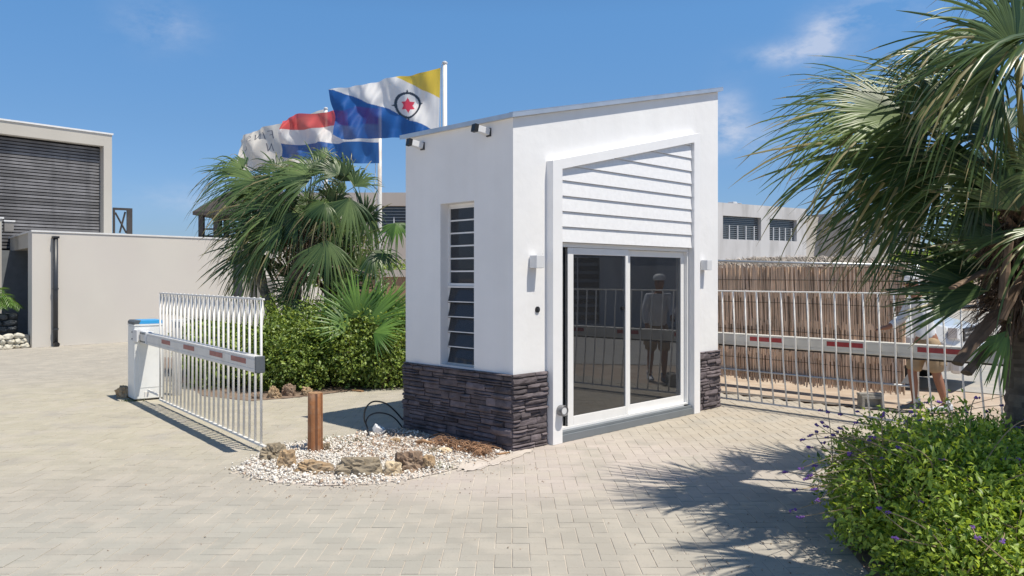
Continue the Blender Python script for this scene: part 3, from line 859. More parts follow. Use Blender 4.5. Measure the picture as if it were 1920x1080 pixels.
me = fast_mesh('reeds', V, Q, M['reed'], T, smooth=True)
put('reeds', me, rf, kind='stuff')
wr = MB()
for z in (.42, .86, 1.28, 1.62):
    wr.tube([(-3.3, -.028, z), (fl_/2, -.030, z-.01), (fl_, -.028, z-.03)], .0035, 5)
wr.build('tie_wire', M['husk'], rf)
mb = MB(); mb.tube([(-3.4, -.02, 1.93), (0, -.02, 1.91), (fl_+.2, -.02, 1.80)], .019, 10); mb.build('top_rail', M['chrome'], rf, smooth=True)
mb = MB(); mb.tube([(-3.4, -.06, .215), (fl_+.14, -.06, .215)], .016, 10); mb.build('bottom_rail', M['chrome'], rf, smooth=True)
mb = MB(); mb.tube([(fl_+.18, -.06, .0), (fl_+.18, -.04, 1.86)], .034, 14); mb.build('post', M['chrome'], rf, smooth=True)
mb = MB(); mb.prism([(fl_-.02, .24), (fl_+.15, .24), (fl_+.15, .50)], -.045, -.04, 'y'); mb.build('gusset', M['chrome'], rf)
mb = MB(); mb.box(fl_+.09, -.15, 0, fl_+.27, .03, .012); mb.build('foot_plate', M['chrome'], rf)
mb = MB(); mb.tube([(-3.3, -.03, 0), (-3.3, -.03, 1.86)], .03, 12); mb.tube([(-.6, .03, 0), (-.6, .03, 1.86)], .03, 12); mb.build('post', M['chrome'], rf, smooth=True)
mb = MB(); mb.box(-3.4, .012, .12, fl_, .016, 1.80); mb.build('backing', M['reedback'], rf)

t = thing('concrete_block', 'grey hollow concrete block on the ground below the reed fence', 'concrete block', G(1637, 767.5), R(-2))
mb = MB(); w, h, d = .135, .165, .16
mb.box(-w, 0, 0, -w+.035, d, h); mb.box(w-.035, 0, 0, w, d, h); mb.box(-w+.035, 0, h-.04, w-.035, d, h); mb.box(-w+.035, 0, 0, w-.035, d, .025); mb.box(-w+.035, .06, .025, w-.035, .08, h-.04)
mb.build('shell', M['concrete'], t, bevel=.005)
mb = MB(); mb.box(-w-.02, .02, h+.0005, w+.01, .13, h+.03); mb.build('cap_slab', M['concrete'], t, bevel=.004)

# ------------------------------------------------------------------ planted island with rocks, post and cables
isl = MB(); P2 = []
for i in range(len(ISLAND)):
    a = Vector(ISLAND[i]); b = Vector(ISLAND[(i+1) % len(ISLAND)])
    for k in range(6):
        p = a.lerp(b, k/6); w = noise.noise(Vector((p.x*6, p.y*6, 1))); P2.append((p.x + w*.04, p.y + w*.04, .002))
isl.add(P2, [tuple(range(len(P2)))]); struct('gravel_bed', isl, M['dustsand'])
random.seed(8)
V = []; Q = []; T = []; V2 = []; Q2 = []; T2 = []
xs_ = [p[0] for p in ISLAND]; ys_ = [p[1] for p in ISLAND]
cnt = 0
OCT = [(1,0,0),(0,1,0),(-1,0,0),(0,-1,0),(0,0,1),(0,0,-1)]
OF = [(0,1,4),(1,2,4),(2,3,4),(3,0,4),(1,0,5),(2,1,5),(3,2,5),(0,3,5)]
tries = 0
while cnt < 8200 and tries < 60000:
    tries += 1
    x = random.uniform(min(xs_)-.15, max(xs_)); y = random.uniform(min(ys_)-.12, max(ys_))
    jx, jy = random.gauss(0, .05), random.gauss(0, .05)
    if not in_poly(x+jx, y+jy, ISLAND): continue
    # white gravel on the left and front, brown mulch toward the building
    px = 960 + x/y*F; py = HY + CH*F/y
    brown = max(0, min(1, (px - 610)/130)) * max(0, min(1, (872 - py)/30)) + .12
    if px > 845 and random.random() < .55: continue
    if noise.noise(Vector((x*3.1, y*3.1, 4))) > .12 and px > 560 and random.random() < .6: continue
    isb = random.random() < brown * .55
    s = random.uniform(.006, .017) * (1.15 if not isb else 1.0)
    if random.random() < .05: s *= 1.7
    Rm = Euler((random.uniform(0, 3), random.uniform(0, 3), random.uniform(0, 6))).to_matrix()
    zz = .004 + random.uniform(.2, .9)*s + (.012 if random.random() < .3 else 0)
    VV, QQ, TT = (V2, Q2, T2) if isb else (V, Q, T)
    b = len(VV); sc3 = (s, s*random.uniform(.6, 1), s*random.uniform(.45, .8))
    for p in OCT:
        q = Rm @ Vector((p[0]*sc3[0], p[1]*sc3[1], p[2]*sc3[2])) * random.uniform(.8, 1.2)
        VV.append((x+q.x, y+q.y, zz+q.z*.7))
    tn = min(1, max(0, random.gauss(.62, .2)))
    if random.random() < .12: tn *= .3
    for f in OF: QQ.append((b+f[0], b+f[1], b+f[2])); TT.append(tn)
    cnt += 1
tag(put('gravel', fast_mesh('gravel', V, Q, M['pebble'], T), kind='stuff'), 'loose white gravel spread round the rocks and wooden post', 'gravel')
tag(put('mulch', fast_mesh('mulch', V2, Q2, M['mulch'], T2), kind='stuff'), 'brown bark and soil crumbs lying on the gravel bed', 'mulch')

def rock_mesh(name, sx, sy, sz, seed, m, rough=.55, sub=4):
    bm = bmesh.new(); bmesh.ops.create_icosphere(bm, subdivisions=sub, radius=1)
    for v in bm.verts:
        p = v.co.copy(); n1 = noise.noise(p*1.1 + Vector((seed, 0, 0))); n2 = noise.noise(p*2.7 + Vector((0, seed, 0))); n3 = noise.noise(p*6 + Vector((0, 0, seed))); n4 = noise.noise(p*13 + Vector((0, seed, seed)))
        k = 1 + rough*n1*.9 + rough*.7*n2 + rough*.42*n3 + rough*.22*n4
        q = p*k
        ridge = abs(noise.noise(p*2.1 + Vector((seed*2, 1, 0))))
        q = q*(1 - .30*ridge)
        for ax, sg in ((0, .86), (1, .9), (2, .84)):
            if abs(q[ax]) > sg: q[ax] = math.copysign(sg + (abs(q[ax])-sg)*.45, q[ax])
        v.co = Vector((q.x*sx, q.y*sy, q.z*sz))
    me = bpy.data.meshes.new(name); bm.to_mesh(me); bm.free(); me.materials.append(m); me.shade_smooth()
    at = me.attributes.new('sharp_face', 'BOOLEAN', 'FACE') if 'sharp_face' not in me.attributes else me.attributes['sharp_face']
    at.data.foreach_set('value', [True]*len(me.polygons))
    return me
def rock(px, py, w, h, m, seed, label, d=None, group=None, rz=0, sub=4):
    "rock whose visible foot is at photo pixel (px, py), w and h in photo pixels"
    g = G(px, py); s = g.y / F
    sx = w*s/2*1.04; sz = h*s/1.22; sy = (d or w*.75)*s/2
    o = put('rock', rock_mesh('rock', sx, sy, sz, seed, m, sub=sub), loc=(g.x, g.y + sy*.7, sz*.38))
    o.rotation_euler = (0, 0, rz)
    tag(o, label, 'rock', group)
    return o
rock(508, 865, 48, 30, M['rockgrey'], 1.3, 'pale grey rough rock at the left end of the gravel bed', rz=.4)
rock(534, 879, 34, 32, M['rocktan'], 4.7, 'upright tan rock between the grey rock and the long brown one', rz=.2)
rock(584, 889, 74, 22, M['rocktan'], 2.2, 'low long brown rock with pale top in front of the wooden post', d=34)
rock(668, 893, 90, 30, M['rockgrey'], 7.9, 'largest rock, dark and jagged, in the middle of the row', d=46)
rock(734, 892, 36, 24, M['rockcream'], 9.1, 'smooth cream rock right of the largest dark rock')
rock(768, 885, 56, 34, M['rockbrown'], 12.4, 'round porous brown rock near the right end of the row')
rock(800, 881, 30, 24, M['rocktan'], 15.2, 'small orange tan rock touching the porous brown rock')
rock(832, 852, 30, 9, M['rockcream'], 18.8, 'small flat yellow stone lying below the dry roots')
rock(811, 850, 18, 10, M['rockgrey'], 21.7, 'little grey stone left of the dry roots')
rock(741, 833, 18, 10, M['rocktan'], 23.1, 'little tan stone beside the bent grey cable')
rock(612, 845, 14, 13, M['rockgrey'], 25.5, 'small grey stone right of the wooden post foot')
rock(226, 747, 28, 20, M['rocktan'], 31.2, 'pale rock at the left foot of the blue topped cabinet')
rock(431, 882, 8, 4, M['rockgrey'], 35.2, 'tiny dark pebble alone on the paving left of the gravel', sub=2)
for i, (a, b, w, h) in enumerate(((512, 747, 26, 20), (540, 743, 26, 20), (575, 742, 24, 14), (482, 748, 20, 12))):
    rock(a, b, w, h, M['rockbrown'] if i % 2 else M['rocktan'], 41 + i*3.3, ('tan rock edging the hedge, second from the gate', 'brown rock edging the hedge, between two tan rocks', 'low tan rock edging the hedge, farthest right', 'small brown rock edging the hedge, nearest the gate end')[i])

# wooden post
g = G(591, 846)
t = thing('wooden_post', 'short round reddish wooden post standing in the gravel bed', 'post', g)
mb = MB(); r = .070
prof = [(r*1.04, -.02), (r*1.03, .04), (r, .15), (r*.99, .35), (r*.98, .545), (r*.95, .552)]
vs = []; fs = []; n = 28
for i, (rr, z) in enumerate(prof):
    for k in range(n):
        a = 2*math.pi*k/n; q = rr*(1 + .03*noise.noise(Vector((math.cos(a)*2, math.sin(a)*2, z*1.2)))); vs.append((q*math.cos(a), q*math.sin(a), z))
for i in range(len(prof)-1):
    for k in range(n): fs.append((i*n+k, i*n+(k+1) % n, (i+1)*n+(k+1) % n, (i+1)*n+k))
mb.add(vs, fs); mb.build('shaft', M['wood'], t, smooth=True)
mb = MB(); mb.cyl((0, 0, .5525), (0, 0, .557), r*.94, 28); mb.build('cut_top', M['woodtop'], t)

def cable(pts, r, m, label, name='cable'):
    P = [Vector(p) for p in pts]; out = []
    for i in range(len(P)-1):     # Catmull-Rom
        a, b, c, d = P[max(0, i-1)], P[i], P[i+1], P[min(len(P)-1, i+2)]
        for k in range(8):
            s = k/8; out.append(.5*((2*b) + (c-a)*s + (2*a-5*b+4*c-d)*s*s + (3*b-a-3*c+d)*s**3))
    out.append(P[-1])
    mb = MB(); mb.tube(out, r, 8); o = mb.build(name, m, smooth=True); return tag(o, label, 'cable')
Yc = 8.55
cable([W(755, 787, 8.75), W(740, 770, 8.6), W(722, 756, Yc), W(700, 753, Yc), W(686, 765, Yc), W(683, 785, Yc), W(688, 800, Yc), G(693, 818, .01)], .0085, M['cable'], 'outer black cable looping from the stone base to the ground')
cable([W(755, 802, 8.70), W(742, 786, 8.6), W(728, 777, 8.5), W(708, 774, 8.45), W(692, 780, 8.45), W(686, 793, 8.45), W(690, 806, 8.4), G(691, 822, .01)], .0075, M['cable'], 'inner black cable looping close below the other one')
cable([G(712, 815, .06), W(727, 805, 8.4), W(738, 805, 8.35), W(746, 818, 8.3), G(752, 832, .005)], .006, M['cablegrey'], 'short light grey cable arching beside the white box')
cable([G(572, 854, .012), G(590, 860, .014), G(625, 850, .015), G(655, 832, .012), G(668, 822, .03), G(680, 830, .01)], .006, M['stem'], 'thin brown hose lying across the white gravel')
t = thing('junction_box', 'white plastic junction box tipped over beside the stone base', 'junction box', G(712, 815, .0), R(25))
Mx = Matrix.Translation((0, .02, .05)) @ Matrix.Rotation(R(28), 4, 'Y') @ Matrix.Rotation(R(15), 4, 'X')
mb = MB(); mb.box(-.06, -.045, -.035, .055, .045, .03, M=Mx); mb.build('box', M['alu'], t, bevel=.006)
mb = MB()
for q in ((-.03, .0), (.01, .01), (.035, -.02)): mb.cyl(Mx @ Vector((q[0], q[1], .0302)), Mx @ Vector((q[0], q[1], .034)), .007, 10)
mb.build('knockout', M['capgrey'], t)

# dry roots against the wall
random.seed(31)
mb = MB()
def rootline(a, b, r, sag=.02, tint=.5):
    pts = []
    for k in range(9):
        s = k/8; p = a.lerp(b, s); p = p + Vector((noise.noise(Vector((s*3, a.x*9, 1)))*.05, noise.noise(Vector((s*3, a.y*9, 5)))*.05, .01 + abs(math.sin(s*3.1))*sag)); pts.append(p)
    mb.tube(pts, [r*(1-.6*abs(k/8-.3)) for k in range(9)], 6, tint=tint)
for i in range(170):
    cx = random.uniform(800, 888); cy = 831 + (cx-800)*.17 + random.gauss(0, 4)
    a = G(cx, cy); b = a + Vector((random.uniform(.1, .32), random.uniform(-.3, .05), 0))
    rootline(a, b, random.uniform(.002, .005), random.uniform(.01, .07), random.random())
for i in range(40):
    a = G(903, 856); b = a + Vector((random.gauss(0, .06), random.gauss(0, .05), random.uniform(0, .03)))
    rootline(a, b, .003, random.uniform(.01, .06), random.random())
rt = mb.build('dry_roots', M['root'], tint=True, smooth=True, kind='stuff'); tag(rt, 'tangle of dry brown roots lying along the stone base', 'roots')
mb = MB(); mb.tube([G(776, 827, .02), G(785, 829, .03), G(793, 826, .05), G(802, 829, .04), G(815, 831, .02), G(828, 833, .02)], [.008, .016, .017, .015, .013, .006], 10); o = mb.build('root', M['woodtop'], smooth=True); tag(o, 'thick pale curved root at the left of the tangle', 'root')
mb = MB(); mb.tube([G(930, 852, .012), G(956, 848, .014)], .009, 8); o = mb.build('stick', M['woodtop'], smooth=True); tag(o, 'short straight stick on the ground near the gatehouse corner', 'stick')
mb = MB(); mb.box(-.09, -.03, 0, .09, .03, .018); o = mb.build('offcut', M['woodtop'], loc=G(671, 734)); o.rotation_euler = (0, 0, -.5); tag(o, 'small wood offcut on the paving in front of the hedge', 'offcut')

# weeds
def tuft(px, py, n, h, spread, seed, label):
    random.seed(seed); g = G(px, py); V = []; Q = []; T = []
    for i in range(n):
        a = random.uniform(0, 6.28); o = Vector((random.gauss(0, spread*.5), random.gauss(0, spread*.35), 0)); L = h*random.uniform(.4, 1)
        d = Vector((math.cos(a), math.sin(a), 0)); s = Vector((-d.y, d.x, 0))*random.uniform(.002, .004); b = len(V)
        for k in range(4):
            t_ = k/3; p = g + o + d*(L*t_*t_*.8) + Vector((0, 0, L*t_*(1.1-.45*t_))); w = 1-t_*.95
            V += [tuple(p-s*w), tuple(p+s*w)]
        for k in range(3): Q.append((b+2*k, b+2*k+1, b+2*k+3, b+2*k+2)); T.append(random.random())
    tag(put('grass_tuft', fast_mesh('grass_tuft', V, Q, M['grass'], T), kind='stuff'), label, 'grass')
tuft(822, 878, 70, .09, .12, 1, 'small green grass tuft right of the porous rock')
tuft(640, 829, 90, .10, .30, 2, 'sparse thin weeds behind the wooden post')
tuft(247, 752, 90, .06, .16, 3, 'low weeds at the foot of the left cabinet')
tuft(500, 838, 40, .05, .14, 4, 'sparse pale weeds behind the grey rock')
# ------------------------------------------------------------------ flags
def flagmat():
    m = bpy.data.materials.new('flag_cloth'); m.use_nodes = True
    nt = m.node_tree; N = nt.nodes.new; L = nt.links.new
    b = nt.nodes['Principled BSDF']; out = nt.nodes['Material Output']; b.inputs['Roughness'].default_value = .65; b.inputs['Specular IOR Level'].default_value = .3
    at = N('ShaderNodeAttribute'); at.attribute_name = 'print'
    L(at.outputs['Color'], b.inputs['Base Color'])
    tr = N('ShaderNodeBsdfTranslucent'); L(at.outputs['Color'], tr.inputs[0])
    tp = N('ShaderNodeBsdfTransparent')
    mx = N('ShaderNodeMixShader'); mx.inputs[0].default_value = .45; L(b.outputs[0], mx.inputs[1]); L(tr.outputs[0], mx.inputs[2])
    m2 = N('ShaderNodeMixShader'); m2.inputs[0].default_value = .07; L(mx.outputs[0], m2.inputs[1]); L(tp.outputs[0], m2.inputs[2])
    L(m2.outputs[0], out.inputs['Surface']); return m
M['flag'] = flagmat()
def interp(poly, s):
    for i in range(len(poly)-1):
        a, b = poly[i], poly[i+1]
        if s <= b[0] or i == len(poly)-2:
            t = (s-a[0])/(b[0]-a[0]); t = max(0, min(1, t)); return Vector((a[1]+(b[1]-a[1])*t, a[2]+(b[2]-a[2])*t))
def smooth_interp(poly, s):
    return (interp(poly, max(0, s-.05)) + interp(poly, s)*2 + interp(poly, min(1, s+.05)))/4 if .02 < s < .98 else interp(poly, s)
def flag(name, label, top, bot, Y0, yaw, printfn, seed, nu=220, nv=120, amp=.16, pole=None, fr=1.5):
    V = []; C = []
    for j in range(nv+1):
        v = j/nv
        for i in range(nu+1):
            u = i/nu
            a = smooth_interp(top, u); b = smooth_interp(bot, u); p = a.lerp(b, v)
            e = min(1, u*3.5)
            w = amp*e*(math.sin(6.283*(fr*u - .55*v + seed)) + .45*math.sin(6.283*(fr*2.3*u + .9*v + seed*2.1)) + .22*math.sin(6.283*(fr*4.6*u - 1.7*v + seed*3)))
            w += amp*.5*e*noise.noise(Vector((u*4.5, v*3.5, seed*7)))
            bil = 3.0*e*math.sin(6.283*(2.1*u - .8*v + seed*1.7))*(math.sin(v*3.14159))
            Y = Y0 + yaw*u + w
            q = W(p.x, p.y + bil, Y0 + yaw*u); V.append((q.x, q.y + w, q.z + w*.1)); C.append((*printfn(u, v), 1))
    n = nu+1
    Q = [(j*n+i, j*n+i+1, (j+1)*n+i+1, (j+1)*n+i) for j in range(nv) for i in range(nu)]
    me = fast_mesh(name, V, Q, M['flag'], smooth=True)
    at = me.attributes.new('print', 'FLOAT_COLOR', 'POINT'); at.data.foreach_set('color', np.array(C, dtype=np.float32).ravel())
    o = put('flag', me); tag(o, label, 'flag', None); return o
WHT = (.80, .80, .80); YEL = (.78, .56, .02); BLU = (.004, .09, .36); BLK = (.02, .02, .025); REDC = (.70, .03, .06)
def pr_bonaire(u, v):
    x, y = u*1.5, v
    if u/.385 + v/.46 < 1: return YEL
    if u + v > 1.0: return BLU
    # compass ring and six-pointed star; a little taller than wide in the cloth
    cx, cy = .305*1.5, .47
    dx, dy = (x-cx)*1.12, (y-cy)
    r = math.hypot(dx, dy); th = math.atan2(dy, dx)
    if .165 < r < .203: return BLK
    for k in range(4):
        d = abs((th - k*math.pi/2 + math.pi) % (2*math.pi) - math.pi)
        if .19 <= r < .245 and d < .10*(1-(r-.19)/.055): return BLK
    if r < .125:
        for s in (0, 1):        # two triangles
            ok = True
            for k in range(3):
                a = math.pi/2 + s*math.pi + k*2*math.pi/3
                if dx*math.cos(a) + dy*math.sin(a) < -.0575: ok = False
            if ok: return REDC
    return WHT
def pr_dutch(u, v):
    return (.70, .10, .10) if v < .30 else ((.78, .78, .79) if v < .62 else (.015, .11, .38))
STROKES = {
 'F': [((0, 0), (0, 1)), ((0, 1), (.6, 1)), ((0, .5), (.5, .5))],
 'I': [((.3, 0), (.3, 1))],
 'N': [((0, 0), (0, 1)), ((0, 1), (.7, 0)), ((.7, 0), (.7, 1))],
 'S': [((.65, .88), (.38, 1)), ((.38, 1), (.08, .88)), ((.08, .88), (.08, .62)), ((.08, .62), (.6, .4)), ((.6, .4), (.62, .14)), ((.62, .14), (.33, 0)), ((.33, 0), (.03, .12))],
 'O': [((.1, .2), (.1, .8)), ((.1, .8), (.35, 1)), ((.35, 1), (.6, .8)), ((.6, .8), (.6, .2)), ((.6, .2), (.35, 0)), ((.35, 0), (.1, .2))],
}
def segd(px, py, a, b):
    vx, vy = b[0]-a[0], b[1]-a[1]; t = max(0, min(1, ((px-a[0])*vx + (py-a[1])*vy)/(vx*vx+vy*vy))); return math.hypot(px-a[0]-vx*t, py-a[1]-vy*t)
TXT = [('F', .555, .26), ('I', .63, .26), ('N', .70, .26), ('S', .79, .26), ('N', .60, .50), ('O', .86, .50)]
def pr_cream(u, v):
    x, y = u*1.55, v
    for ch, uu, vv in TXT:
        lx = (x - uu*1.55)/.115; ly = (vv - y)/.15
        if -.2 < lx < 1 and -.2 < ly < 1.2:
            for a, b in STROKES[ch]:
                if segd(lx*.8, ly, (a[0]*.8, a[1]), (b[0]*.8, b[1])) < .055: return (.13, .12, .13)
    return (.66, .63, .58)
flag('flag_yellow_white_blue', 'yellow, white and blue flag with black compass ring and red star', [(0, 826, 127), (.12, 800, 133), (.37, 748, 147), (.6, 700, 154), (.85, 648, 161), (.95, 632, 166), (1, 620, 170)],
     [(0, 823, 252), (.1, 803, 251), (.3, 768, 256), (.55, 712, 258), (.8, 664, 263), (.93, 640, 262), (1, 624, 252)], 16.0, -.9, pr_bonaire, .13, amp=.19)
flag('flag_red_white_blue', 'red, white and blue striped flag flying behind the compass flag', [(0, 709, 203), (.2, 670, 202), (.5, 619, 207), (.8, 560, 218), (1, 530, 227)],
     [(0, 711, 306), (.4, 640, 306), (.8, 566, 300), (1, 529, 295)], 18.0, -1.0, pr_dutch, .52, amp=.24)
flag('flag_cream', 'cream flag with dark lettering seen from behind, farthest left of the flags', [(0, 607, 205), (.3, 552, 222), (.55, 512, 236), (.8, 473, 249), (.93, 452, 252), (1, 442, 262)],
     [(0, 608, 315), (.5, 530, 318), (1, 449, 322)], 20.0, -1.1, pr_cream, .81, nu=300, nv=160, amp=.2)
def pole(px, ytop, Y, wpx, label, rust=False, zb=0):
    top = W(px, ytop, Y); r = wpx/F*Y/2
    t = thing('flagpole', label, 'flagpole', (top.x, Y, 0), 0, None)
    mb = MB(); mb.tube([(0, 0, 0), (0, 0, top.z*.5), (0, 0, top.z-.04)], [r*1.15, r*1.05, r*.9], 16); mb.build('shaft', M['rustpole'] if rust else M['bar'], t, smooth=True)
    mb = MB(); mb.lathe([(0, top.z-.0399), (r*1.1, top.z-.0399), (r*1.15, top.z-.01), (r*.6, top.z+.01), (0, top.z+.015)], 14); mb.build('finial', M['lampgrey'], t)
    mb = MB(); mb.tube([(-r-.035, 0, .9), (-r-.06, 0, top.z*.6), (-r-.02, 0, top.z-.05)], .008, 5); mb.build('rope', M['coping'], t)
    return t
M['rustpole'] = mat('rust_stained_pole', (.70, .68, .64), .5, var=.06, scale=3, stain=(2.2, (.38, .19, .09), .75))
pole(834, 116, 16.05, 9, 'white flagpole rising behind the gatehouse roof, nearest of the three')
pole(712, 195, 18.05, 8, 'rust stained white flagpole seen right of the big fan palm', True)
pole(611, 202, 20.1, 7, 'white flagpole rising behind the fan palm crown, farthest of the three')

# ------------------------------------------------------------------ buildings
def P2W(o, d, a, b):           # point at a along d, b along the left normal
    n = Vector((-d.y, d.x, 0)); return Vector((o.x + d.x*a + n.x*b, o.y + d.y*a + n.y*b, 0))
# low garage
FDr = Vector((-.62, .787, 0))
b1 = thing('garage', 'low beige garage block with black drainpipe on the left', 'building', A0)
def rel(p): return (p.x - A0.x, p.y - A0.y)
nD = Vector((-DW.y, DW.x, 0))
mb = MB()
Bp = A0 + DW * 9.2
mb.prism([rel(A0), rel(Bp), rel(Bp + nD*.25), rel(A0 + nD*.25 + DW*.001)], 0, 2.72, 'z')
mb.build('wall', M['beige'], b1)
mb = MB(); mb.prism([rel(A0 + FDr*.26 + DW*.02), rel(A0 + FDr*9 + DW*.02), rel(A0 + FDr*9 + DW*9), rel(Bp + nD*.26)], 2.37, 2.7199, 'z'); mb.build('roof_slab', M['beigeframe'], b1)
mb = MB(); mb.prism([rel(A0 - nD*.02 - DW*.02), rel(Bp - nD*.02), rel(Bp + FDr*9), rel(A0 + FDr*9 - DW*.02)], 2.7202, 2.76, 'z'); mb.build('roof_coping', M['coping'], b1)
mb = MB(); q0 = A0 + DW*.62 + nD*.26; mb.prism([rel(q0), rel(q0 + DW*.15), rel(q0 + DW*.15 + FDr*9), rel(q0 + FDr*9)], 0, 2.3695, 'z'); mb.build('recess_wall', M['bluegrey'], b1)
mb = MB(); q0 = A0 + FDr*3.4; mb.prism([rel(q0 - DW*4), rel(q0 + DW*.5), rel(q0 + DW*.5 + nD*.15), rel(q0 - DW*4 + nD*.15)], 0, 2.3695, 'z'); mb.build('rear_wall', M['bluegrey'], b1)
# drainpipe
sx = s_at(104, A0 - nD*.08, DW)
c = A0 + DW*sx - nD*.085
mb = MB(); mb.tube([(c.x-A0.x, c.y-A0.y, .10), (c.x-A0.x, c.y-A0.y, 2.58)], .055, 14); dp = mb.build('drainpipe', M['darkalu'], b1, smooth=True)
mb = MB()
for z in (.42, 1.38): mb.tube([(c.x-A0.x, c.y-A0.y, z-.02), (c.x-A0.x, c.y-A0.y, z+.02)], .066, 14)
for z in (.42, 1.38): q = c + nD*.08 + DW*.09; mb.tube([(c.x-A0.x, c.y-A0.y, z), (q.x-A0.x, q.y-A0.y, z)], .014, 6)
mb.build('pipe_clip', M['darkalu'], dp)
mb = MB(); Mx = Matrix.Translation((c.x-A0.x, c.y-A0.y, .08)); q = c - nD*.10
mb.tube([(c.x-A0.x, c.y-A0.y, .10), (c.x-A0.x, c.y-A0.y, .06), (q.x-A0.x, q.y-A0.y, .05)], .06, 12); mb.build('outlet', M['black'], dp)
mb = MB(); Mx = Matrix.Translation((c.x-A0.x, c.y-A0.y, 2.5801)) @ Matrix.Rotation(math.atan2(DW.y, DW.x), 4, 'Z'); mb.box(-.065, -.065, 0, .065, .065, .05, M=Mx); mb.build('rain_head', M['black'], dp)
s2 = s_at(447, A0 - nD*.08, DW); c = A0 + DW*s2 - nD*.075
mb = MB(); Mx = Matrix.Translation((c.x-A0.x, c.y-A0.y, 0)) @ Matrix.Rotation(math.atan2(DW.y, DW.x), 4, 'Z'); mb.box(-.10, -.055, .0, .10, .055, 2.5, M=Mx); mb.build('downpipe_cover', M['darkalu'], b1)
# end buttress of the garage
s3 = s_at(478, A0, DW)
mb = MB(); q0 = A0 + DW*(s3-.15) - nD*.35; mb.prism([rel(q0), rel(q0 + DW*.6), rel(q0 + DW*.6 + nD*.33), rel(q0 + nD*.33)], 0, 1.62, 'z'); mb.build('buttress', M['soffit'], b1)

# upper house with slatted facade
UO = Vector((-12.0, 24.0, 0))
b2 = thing('house', 'tall beige house block with a facade of dark grey horizontal slats', 'house', UO, xdir=-DW)     # local x runs left, y toward viewer side
ang = math.atan2(-DW.y, -DW.x)
HZ = 5.92
# local frame: x leftwards along the front; local y = rot90(x) = (DW.y,-DW.x) => toward the viewer
mb = MB()
mb.box(0, -6, 2.0, .24, 0, HZ); mb.box(.24, -.6, HZ-.36, 9.6, 0, HZ); mb.box(9.6, -6, 2.0, 9.85, 0, HZ); mb.box(.24, -6, HZ-.30, 9.6, -.601, HZ-.001)
mb.box(0, -6, 0, 9.85, -.61, 2.0)
mb.build('frame_wall', M['beigeframe'], b2)
mb = MB(); mb.box(-.03, -6, HZ+.0005, 9.88, .03, HZ+.045); mb.build('roof_edge', M['coping'], b2)
mb = MB(); mb.box(.2405, -.34, 1.8, 9.5995, -.30, HZ-.3605); mb.build('slat_backing', M['slatback'], b2)
random.seed(2); z = 2.45
while z < HZ-.42:
    mb = MB(); d = random.uniform(-.01, .01); mb.box(.245, -.298, z, 9.595, -.235+d, z+.062, tint=random.random()); mb.build('slat', M['slat'], b2, tint=True)
    z += .0905
mb = MB(); mb.box(4.9, -.2, 2.45, 5.0, -.19, HZ-.4); mb.build('slat_joint', M['slatback'], b2)
# dark steel lean-to on its right flank
mb = MB(); mb.box(-.10, -1.0, 0, -.004, -.9, 5.7); mb.build('side_gutter', M['darkalu'], b2)
dk = thing('stair_tower', 'dark steel stair frame standing right of the slatted house', 'stair', W(212, 436, 25.2).xy.to_3d(), R(35))
zb_ = 1.65 + (520-436)/F*25.2; zt_ = 1.65 + (520-389)/F*25.2
mb = MB(); mb.box(.0, 0, 0, .06, .1, zt_); mb.build('post', M['timber'], dk)
mb = MB(); mb.box(.40, 0, 0, .56, .1, zt_); mb.build('post', M['timber'], dk)
mb = MB(); mb.box(.061, 0, zt_-.07, .399, .1, zt_); mb.build('lintel', M['timber'], dk)
mb = MB(); mb.tube([(.07, .05, zt_-.15), (.39, .05, zb_)], .03, 6); mb.tube([(.36, .07, zt_-.12), (.2, .07, zb_)], .03, 6); mb.build('brace', M['timber'], dk)
# pale post with lamp at the far left edge
gp = thing('gate_pillar', 'pale pillar with white cap and lamp at the far left edge', 'pillar', W(-4, 450, 20.5).xy.to_3d(), R(40))
z0 = 1.65 + (520-408)/F*20.5
mb = MB(); mb.box(-.14, -.1, 0, .07, .1, z0-.03); mb.build('shaft', M['beigeframe'], gp)
mb = MB(); mb.box(-.17, -.13, z0-.0298, .12, .13, z0+.01); mb.build('cap', M['coping'], gp)
mb = MB(); mb.box(.13, -.08, z0-.36, .34, .10, z0-.10); mb.build('lamp', M['soffit'], gp, bevel=.01)
mb = MB(); mb.box(.12, -.10, z0-.0995, .37, .12, z0-.06); mb.build('lamp_cap', M['coping'], gp)

# white stone retaining wall and dark gabion behind, by the garage corner
sw = thing('stone_wall', 'low wall of white rubble stones at the foot of the garage corner', 'stone wall', A0)
random.seed(12)
for row in range(3):
    a = .04 + row*.04
    while a < 3.0:
        w = random.uniform(.12, .26); p = A0 - DW*(a + w/2) + nD*.12
        me = rock_mesh('stone', w*.60, .12, .078, random.uniform(0, 99), M['whitestone'], .35, 2)
        o = put('stone', me, sw, loc=(p.x-A0.x, p.y-A0.y, .055 + row*.115 + random.uniform(-.015, .015))); o.rotation_euler = (0, random.uniform(-.2, .2), math.atan2(DW.y, DW.x)); a += w*.98
mb = MB(); q0 = A0 - DW*.02 + nD*.13; mb.prism([rel(q0), rel(q0 + nD*.3), rel(q0 + nD*.3 - DW*3), rel(q0 - DW*3)], 0, .30, 'z'); mb.build('core', M['gabion'], sw)
gb = thing('gabion', 'dark grey gabion of stones behind the white rubble wall', 'gabion', A0)
for row in range(3):
    a = .06
    while a < 3.0:
        w = random.uniform(.2, .36); p = A0 - DW*(a + w/2) + nD*.72
        me = rock_mesh('stone', w*.56, .12, .085, random.uniform(0, 99), M['gabion'], .3, 2)
        o = put('stone', me, gb, loc=(p.x-A0.x, p.y-A0.y, .42 + row*.15)); o.rotation_euler = (0, random.uniform(-.1, .1), math.atan2(DW.y, DW.x)); a += w
